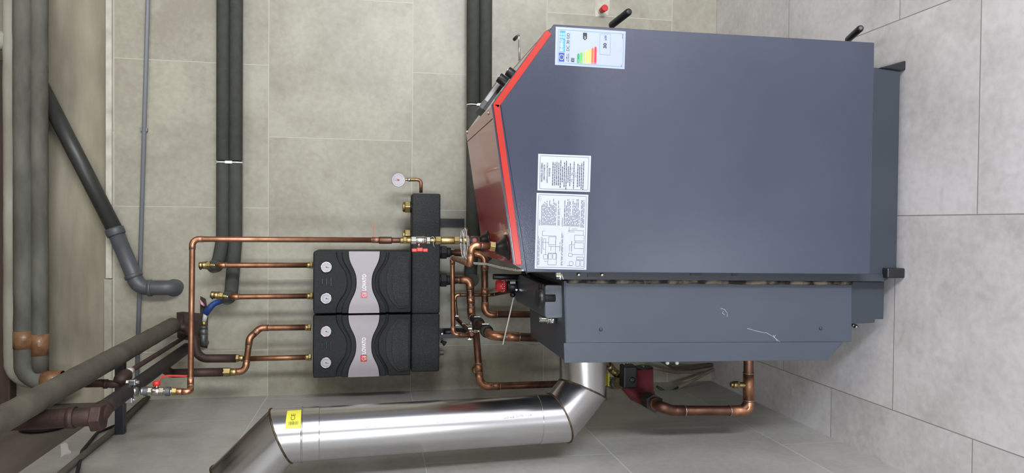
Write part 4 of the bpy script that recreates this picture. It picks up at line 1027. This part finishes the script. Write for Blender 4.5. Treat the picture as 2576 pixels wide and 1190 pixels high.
MB().cyl(P(1303,722,y=yg), P(1318,722,y=yg), .0125, n=6, smooth=False).build('brass_nut', MT['brass'], rg)
MB().prism([P(1313,684,y=yg-.014), P(1323,684,y=yg-.014), P(1333,720,y=yg-.014), P(1329,742,y=yg-.014), P(1317,744,y=yg-.014), P(1315,715,y=yg-.014)], (0,.018,0)).build('bracket', MT['black'], rg, bevel=.003)
MB().cyl(P(1326,692,y=yg), P(1340,692,y=yg), .0075, n=14).cyl(P(1322,726,y=yg), P(1341,726,y=yg), .011, n=16).build('mounting_post', MT['black'], rg)
for px, py in ((1299,729),(1325,737)): MB().lathe(P(px,py,y=yg-.0195), V(0,-1,0), [(0,.0048),(.004,.0048),(.005,.003)], 12).build('screw', MT['chrome'], rg)
MB().ball(P(1290,741,y=yg), .010, 10).build('rod_socket', MT['black'], rg)
MB().cyl(P(1294,740,y=yg), P(1265,867,y=yg), .0022, n=10).build('lever_rod', MT['white'], rg)
ch0, ch1 = P(1266,866,y=yg), P(1362,866,y=-.74); n_l = 26
cm = MB()
for k in range(n_l):
    c = ch0+(ch1-ch0)*((k+.5)/n_l); d = (ch1-ch0).normalized(); L_ = (ch1-ch0).length/n_l*.62
    sd = V(0,1,0) if k % 2 else d.cross(V(0,1,0)).normalized()
    cm.sweep([c+d*L_*cos(t)+sd*.0024*sin(t) for t in [2*pi*j/10 for j in range(10)]], .0007, 5, False, True, True)
cm.build('chain', MT['zinc'], rg)['kind'] = 'stuff'

# ------------------------------------------------------------------ circulation pump and lower pipes
pu = empty('circulation_pump', 'dark red circulation pump with a black terminal box below the flue', 'pump', tuple(P(1610,960,y=-.60)))
yp = -.62
A = P(1619, 995, y=yp); Bq = P(1618, 926, y=yp)
MB().lathe(A, Bq-A, [(0,.041),(.014,.041),(.018,.0375),((Bq-A).length,.037)], 32).build('motor', MT['wine'], pu)
MB().lathe(Bq, Bq-A, [(0,.0375),(.003,.0375),(.006,.032)], 32).build('motor_cap', MT['black'], pu)
MB().lathe(Bq+(Bq-A).normalized()*.006, Bq-A, [(0,.008),(.003,.006)], 16).build('vent_screw', MT['zinc'], pu)
MB().lathe(A-(Bq-A).normalized()*.020, Bq-A, [(0,.030),(.006,.042),(.026,.043),(.030,.036)], 32).build('volute', MT['wine'], pu)
i0 = P(1560,962,y=yp+.03); i1 = P(1604,1000,y=yp)
MB().sweep([P(1572,972,y=yp+.01), P(1595,992,y=yp), P(1620,1004,y=yp-.03), P(1634,1010,y=yp-.07)], [.017,.024,.024,.020], 20).build('volute_body', MT['wine'], pu)
bx0 = P(1580,946,y=yp-.028)
tbx = MB().obox(bx0, V(.042,0,0), V(0,.026,0), V(0,0,.026)).build('terminal_box', MT['black'], pu, bevel=.006)
MB().lathe(P(1591,956,y=yp-.054), V(0,-1,0), [(0,.011),(.004,.011),(.004,.006)], 20).build('cover_screw', MT['black'], tbx)
MB().lathe(P(1591,956,y=yp-.0585), V(0,-1,0), [(0,.0045),(.002,.003)], 12).build('screw_head', MT['chrome'], tbx)
for px in (1570, 1577): MB().lathe(P(px,914+(1577-px)*.4,y=yp-.04), V(1,0,0), [(0,.004),(.004,.004)], 10).build('screw', MT['chrome'], tbx)
chain(pu, P(1519,962,y=-.44), P(1572,966,y=yp+.01), [(0,.28,.0185,20,'brass','adapter'),(.28,.52,.0235,6,'brass','union_nut'),(.52,.66,.0225,24,'galv','flange'),(.66,1,.020,20,'brass','tail')])
t = run('copper_pipe', 'short brownish copper stub joining the pump inlet behind the flue', 'pipe', [P(1520,905,y=-.5), P(1540,930,y=-.47), P(1562,950,y=-.50)], .0140, .02, m='copper_b', fm='brass')
# dark union nut
n0, n1 = P(1628,1005,y=-.72), P(1652,1018,y=-.90)
chain(pu, n0, n1, [(0,.35,.028,24,'rust','flange'),(.3,.80,.0315,6,'darkpipe','union_nut'),(.8,1.0,.0195,24,'fit','tail')])
yl = -.93
t = run('copper_pipe', 'thick copper pipe at the bottom from the pump down and into the boiler back', 'pipe',
        [n1+(n1-n0)*.1, P(1690,1033,y=yl), P(1883,1033,y=yl), P(1883,905,y=yl), P(1883,880,y=yl)], .0165, [.05,.036,.01], m='copper_b', elbows=False, couple=())
for i, (a, b, rr_) in enumerate(((P(1654,1019,y=-.905), P(1722,1033,y=yl), .0185),)):
    pth, _ = fillet([n1-(n1-n0)*.15, n1+(n1-n0)*.25, P(1692,1033,y=yl), b], [.02,.05]); e = MB().sweep(pth, .0180, 20).build('elbow', MT['copper_b'], t); MB().torus(b, V(0,0,1), .0178, .0016).build('solder_ring', MT['solder'], e)
pth, _ = fillet([P(1835,1033,y=yl), P(1883,1033,y=yl), P(1883,1006,y=yl)], .030); e = MB().sweep(pth, .0182, 20).build('elbow', MT['fit'], t)
MB().torus(P(1835,1033,y=yl), V(0,0,1), .0180, .0016).build('solder_ring', MT['solder'], e); MB().torus(P(1883,1006,y=yl), V(1,0,0), .0180, .0016).build('solder_ring', MT['solder'], e)
tee = MB().cyl(P(1883,1003,y=yl), P(1883,938,y=yl), .0185, n=20).build('tee', MT['fit'], t)
MB().torus(P(1883,938,y=yl), V(1,0,0), .0182, .0016).build('solder_ring', MT['solder'], tee)
chain(t, P(1878,969,y=yl), P(1838,967,y=yl), [(0,.5,.0095,18,'brass','branch'),(.5,.62,.0135,6,'brass','hexagon'),(.62,.84,.0120,20,'brass','drain_cock'),(.84,1,.0085,16,'brass','nozzle')])
# hoses out of the wall
def hose(name, label, cat, px, r, m, R=.04, grp=None, extra=None):
    pts = [P(a, b, y=y) for a, b, y in px]; pth, _ = fillet(pts, R, 6)
    o = MB().sweep(pth, r, 12).build(name, MT[m]); tag(o, label, cat, grp); return o
hose('cable_conduit', 'dusty beige conduit running from the wall hole to a dark green cable end', 'conduit', [(1806,923,.01),(1790,932,-.04),(1750,954,-.09),(1703,976,-.14)], .0072, 'beigecab')
hose('cable_conduit', 'upper dusty conduit leaving the wall hole towards the boiler back', 'conduit', [(1806,921,.01),(1785,927,-.03),(1740,936,-.06),(1700,937,-.09),(1640,925,-.16)], .0072, 'beigecab')
hose('cable', 'dusty dark cable above the conduits by the wall hole', 'cable', [(1808,916,.01),(1785,918,-.03),(1740,926,-.08),(1690,924,-.14),(1650,900,-.20)], .0062, 'darkcab')
hose('cable', 'dark green cable end sticking out of the dusty conduit below the pump', 'cable', [(1706,974,-.14),(1692,983,-.15),(1672,984,-.15),(1652,972,-.15)], .0052, 'dgreen', .02)
struct(MB().lathe(P(1806,922,y=.0), V(0,-1,0), [(0,.03),(.0015,.028)], 14).build('trim_3', MT['hole']))
for px in (1679, 1703):
    c = P(px, 913, y=-1.0); MB().ball(c, .0062, 10).cyl(c, V(-.40, c.y, c.z), .004, n=10).build('screw_cap', MT['white'], boiler)

# ------------------------------------------------------------------ grey conduit, drain pipe
y = -.014
a = P(372,0,y=y); b = P(345.5,918,y=y)
cd = empty('electrical_conduit', 'thin grey plastic conduit fixed along the top of the tiled wall', 'conduit', tuple(b))
MB().cyl(a+(a-b).normalized()*((2.97-a.x)/(a-b).normalized().x), b-(a-b).normalized()*.12, .0082, n=16).build('tube', MT['conduit'], cd)
c = P(361.5,326,y=y)
MB().obox(c+V(0,.006,0), V(.0075,0,0), V(0,.008,0), V(0,0,.0135)).build('clip', MT['conduit'], cd, bevel=.002)
y = -.048
dp = empty('drain_pipe', 'drain pipe, dark upper length and grey lower bend, entering the tiled wall', 'drain pipe', tuple(P(440,723,y=0)))
MB().cyl(P(86,183,y=y), P(293,586,y=y), .0295, n=28).build('dark_pipe', MT['pvcb'], dp)
pth, _ = fillet([P(286,573,y=y), P(349,724,y=y), P(432,724,y=y), V(P(436,724,y=y).x, .02, P(436,724,y=y).z)], [.05,.034], 12)
MB().sweep(pth, .0300, 28).build('grey_bend', MT['pvc'], dp)
def ring_at(pa, pb, r, L_, nm='socket'):
    d = (pb-pa).normalized(); MB().lathe(pa-d*L_/2, d, [(0,r*.93),(L_*.12,r),(L_*.88,r),(L_,r*.93)], 28).build(nm, MT['pvc'], dp)
ring_at(P(290,583,y=y), P(349,724,y=y), .0355, .030); ring_at(P(336,694,y=y), P(349,724,y=y), .0345, .016); ring_at(P(378,725,y=y), P(432,724,y=y), .0340, .014)
MB().lathe(V(P(438,724,y=0).x, -.001, P(438,724,y=0).z), V(0,-1,0), [(0,.036),(.010,.035),(.012,.030)], 28).build('wall_collar', MT['pvc'], dp)

# ------------------------------------------------------------------ overhead wrapped pipes
def over(label, px, y, r, m, ye, tail=None, tape=None):
    a = P(px, 0, y=y); a.x = 2.97; b = P(px, ye, y=y); b.z = a.z = (P(px,0,y=y).z+b.z)/2
    o = empty('wrapped_pipe', label, 'pipe', tuple(b), 'wrapped pipes under the ceiling')
    pts = [a, b]+(tail(b) if tail else [])
    pth, _ = fillet(pts, [.07]*(len(pts)-2), 10) if len(pts) > 2 else (pts, 0)
    d = random.Random(int(px)); fine = []
    for i in range(len(pth)-1):
        n_ = max(1, int((pth[i+1]-pth[i]).length/.05))
        for k in range(n_): fine.append(pth[i]+(pth[i+1]-pth[i])*k/n_)
    fine.append(pth[-1])
    MB().sweep(fine, [r*d.uniform(.97,1.03) for _ in fine], 22).build('wrapping', MT[m], o)
    if tape: MB().sweep([P(px, tape[0], y=y)+V(0,0,b.z-P(px, tape[0], y=y).z), P(px, tape[1], y=y)+V(0,0,b.z-P(px, tape[1], y=y).z)], r*1.05, 22).build('brown_tape', MT['tape'], o)
    return o, fine
over('pale wrapped pipe, highest and farthest back of the overhead pipes', 34, -.085, .034, 'wrapl', 944, lambda b: [b+V(-.045,0,-.16), b+V(-.045,.048,-.20)])
o1, fn = over('grey wrapped overhead pipe in the middle with a wide band of brown tape', 59, -.160, .0335, 'wrapg', 958, lambda b: [V(b.x, b.y, P(160,958,y=-.15).z)], (832, 876))
MB().sweep([p for p in fn if p.z < P(105,958,y=-.15).z], .036, 22).build('brown_tape', MT['tape'], o1)
over('grey wrapped overhead pipe nearest the tiles with crinkled brown tape', 99, -.150, .0300, 'wrapg', 938, None, (840, 893))
o = MB().cyl(V(P(0,102,y=-.08).x, -.08, 3.3), V(P(0,102,y=-.08).x, -.08, P(20,102,y=-.08).z), .036, n=24).build('ceiling_pipe', MT['wrapl'])
tag(o, 'short pale pipe dropping from the ceiling behind the overhead pipes', 'pipe')

# thick lagged pipe running towards the camera and its rusty bend
a = P(434,819,y=-.10); b = P(18,1048,y=-1.34); d = (b-a)
lp = empty('lagged_pipe', 'thick beige lagged pipe slanting from the back wall corner towards the top left', 'pipe', tuple(a))
f_ = [a+d*t+V(0,0,random.uniform(-.001,.001)) for t in [i/30 for i in range(36)]]
MB().sweep([a-d*.012]+f_, [.021]+[.0315*random.uniform(.98,1.02) for _ in f_], 24).build('lagging', MT['wrap'], lp)
rp = empty('rusty_pipe', 'rusty steel pipe bending from the lagged pipe down to the straight copper riser', 'pipe', tuple(P(594,901,y=-.16)))
pth, _ = fillet([a+d*.01, P(462,821,y=-.08), P(490,850,y=-.12), P(496,902,y=-.16), P(594,901.5,y=-.16)], [.04,.06,.05], 10)
MB().sweep(pth, .0165, 20).build('tube', MT['rust'], rp)
MB().cyl(P(455,822,y=-.09), P(455,795,y=-.03), .011, n=14).build('stub', MT['rust'], rp)
rp = empty('rusty_pipe', 'rusty steel pipe leading from the dark old pipe to the double-bend copper riser', 'pipe', tuple(P(562,936,y=-.20)))
MB().cyl(P(405,925,y=-.24), P(432,939,y=-.20), .0165, n=20).cyl(P(432,939,y=-.20), P(564,936,y=-.20), .0168, n=20).build('tube', MT['rust'], rp)
# dark old pipe through the chrome clamp, then up
op = empty('old_steel_pipe', 'dark old steel pipe slanting through the chrome clamp and rising in the corner', 'pipe', tuple(P(466,880,y=-.05)))
c0, c1, c2, c3 = P(470,876,y=.0), P(320,985,y=-.84), P(258,1030,y=-1.16), P(258,1046,y=-1.22)
MB().sweep([c0, c0+(c1-c0)*.5, c1, c2], .0215, 22).build('tube', MT['darkpipe'], op)
MB().sweep(fillet([c2-(c2-c1)*.02, P(247,1047,y=-1.20), P(20,1060,y=-1.20)], .03)[0], .0235, 22).build('riser', MT['rust'], op)
MB().cyl(P(262,1049,y=-1.20), P(232,1051,y=-1.20), .036, n=6, smooth=False).build('union_nut', MT['rust'], op, bevel=.004)
MB().cyl(P(190,1050,y=-1.20), P(172,1051,y=-1.20), .027, n=20).build('socket', MT['rust'], op)
pl_ = MB().lathe(P(110,1072,x=XL+.004), V(1,0,0), [(0,.075),(.03,.072),(.04,.055)], 32).build('wall_cover', MT['darkpipe']); tag(pl_, 'round dark cover on the left wall behind the rising rusty pipe', 'wall cover')
# thin rusty pipe with lump of a fitting
tp_ = empty('thin_rusty_pipe', 'thin rusty pipe between the lagged pipe and the dark old pipe, with a bulky tee', 'pipe', tuple(P(468,846,y=-.06)))
A, Bq = P(470,845,y=-.02), P(322,937,y=-.74)
MB().cyl(A, Bq, .0082, n=14).build('tube', MT['rust'], tp_)
MB().cyl(P(330,932,y=-.71), P(321,938,y=-.75), .0115, n=14).build('white_paint_ring', MT['flake'], tp_)
MB().sweep([P(322,938,y=-.74), P(316,944,y=-.76), P(304,958,y=-.78), P(296,968,y=-.79)], [.013,.021,.023,.016], 18).build('tee', MT['rust'], tp_)
MB().sweep([P(302,960,y=-.78), P(284,967,y=-.78), P(255,964,y=-.78), P(215,966,y=-.78)], [.017,.012,.0125,.011], 16).build('branch', MT['rust'], tp_)
MB().cyl(P(270,966,y=-.78), P(262,966,y=-.78), .0145, n=16).build('collar', MT['rust'], tp_)
bk = MB().box((XL, -.50, P(288,940,y=-.5).z), (P(300,880,y=-.5).x, -.47, P(311,940,y=-.5).z)).build('wall_strut', MT['blacksteel'], bevel=.002)
tag(bk, 'black steel strut from the left wall carrying the old pipes', 'strut')
# hole cut in the tiles
struct(MB().prism([P(a_, b_, y=-.0008) for a_, b_ in ((444,786),(460,784),(503,788),(504,745),(518,752),(523,790),(522,877),(504,872),(503,850),(470,856),(446,850))], (0,.004,0)).build('trim_4', MT['hole']))
hs = empty('water_hose', 'pale water pipe with a blue sleeve and grey fittings coming out of the tile cut-out', 'hose', tuple(P(512,872,y=-.03)))
pth, _ = fillet([P(561,756,y=-.02), P(536,764,y=-.045), P(516,790,y=-.05)], .04)
MB().sweep(pth, [.0115+.0018*(i/len(pth)) for i in range(len(pth))], 16).build('blue_sleeve', MT['bluep'], hs)
MB().cyl(P(518,786,y=-.05), P(513.5,810,y=-.045), .0090, n=16).build('pale_pipe', MT['palehose'], hs)
MB().cyl(P(513.5,808,y=-.045), P(513,820,y=-.045), .0098, n=18).build('brass_ring', MT['brass'], hs)
MB().lathe(P(513,819,y=-.045), P(512,850,y=-.04)-P(513,819,y=-.045), [(0,.014),(.008,.015),(.010,.012),(.018,.012),(.020,.015),(.034,.015),(.036,.012)], 18).build('fitting', MT['galv'], hs)
MB().sweep(fillet([P(512,838,y=-.04), P(511,862,y=-.04), V(P(511,866,y=-.04).x, .0, P(511,866,y=-.04).z)], .015)[0], .0145, 18).build('elbow', MT['galv'], hs)
MB().sweep([P(503,755,y=-.008), P(508,764,y=-.012), P(514,770,y=-.01)], [.003,.006,.003], 10).build('pink_scrap', MT['dialp'], hs)
# cables and scraps on the left wall
def onleft(name, label, cat, px, r, m, off=.01, R=.05):
    pth, _ = fillet([P(a_, b_, x=XL+off) for a_, b_ in px], R, 6); o = MB().sweep(pth, r, 10).build(name, MT[m]); tag(o, label, cat)
onleft('cable', 'black cable hanging in bends down the left wall beside the steel flue top', 'cable', [(362,1003),(322,1038),(296,1068),(262,1082),(245,1088),(207,1134),(203,1150),(192,1200)], .0052, 'blackg', .009)
onleft('conduit_pipe', 'tan dusty conduit slanting along the top of the left wall', 'conduit', [(372,1000),(330,1040),(310,1062),(268,1098),(215,1140),(150,1194)], .0095, 'wrap', .012)
fl = MB().prism([P(a_, b_, x=XL+.004) for a_, b_ in ((152,1118),(164,1113),(171,1118),(173,1130),(179,1136),(166,1141),(153,1150),(153,1130))], (-.006,0,0)).build('filler_patch', MT['flake']); tag(fl, 'white torn scrap of filler on the plaster of the left wall', 'filler')
# red plug in a cement patch on the right
struct(MB().prism([P(a_, b_, y=-.001) for a_, b_ in ((1497,-20),(1533,-20),(1534,20),(1530,38),(1498,42),(1495,20))], (0,.003,0)).build('trim_5', MT['edge']))
rpg = empty('red_plug', 'red plastic plug sticking out of the wall above the boiler door handle', 'plug', tuple(P(1512,28,y=0)))
a, b = P(1511,28,y=-.002), P(1522,20,y=-.055)
MB().lathe(a, b-a, [(0,.013),(.010,.013),(.012,.0115)], 20).build('white_collar', MT['white'], rpg)
MB().lathe(a+(b-a)*.15, b-a, [(0,.0125),(.02,.014),(.045,.0155),(.047,.013)], 20).build('plug_cap', MT['redplastic'], rpg)

for o in bpy.data.objects:
    if '_o' in o: del o['_o']
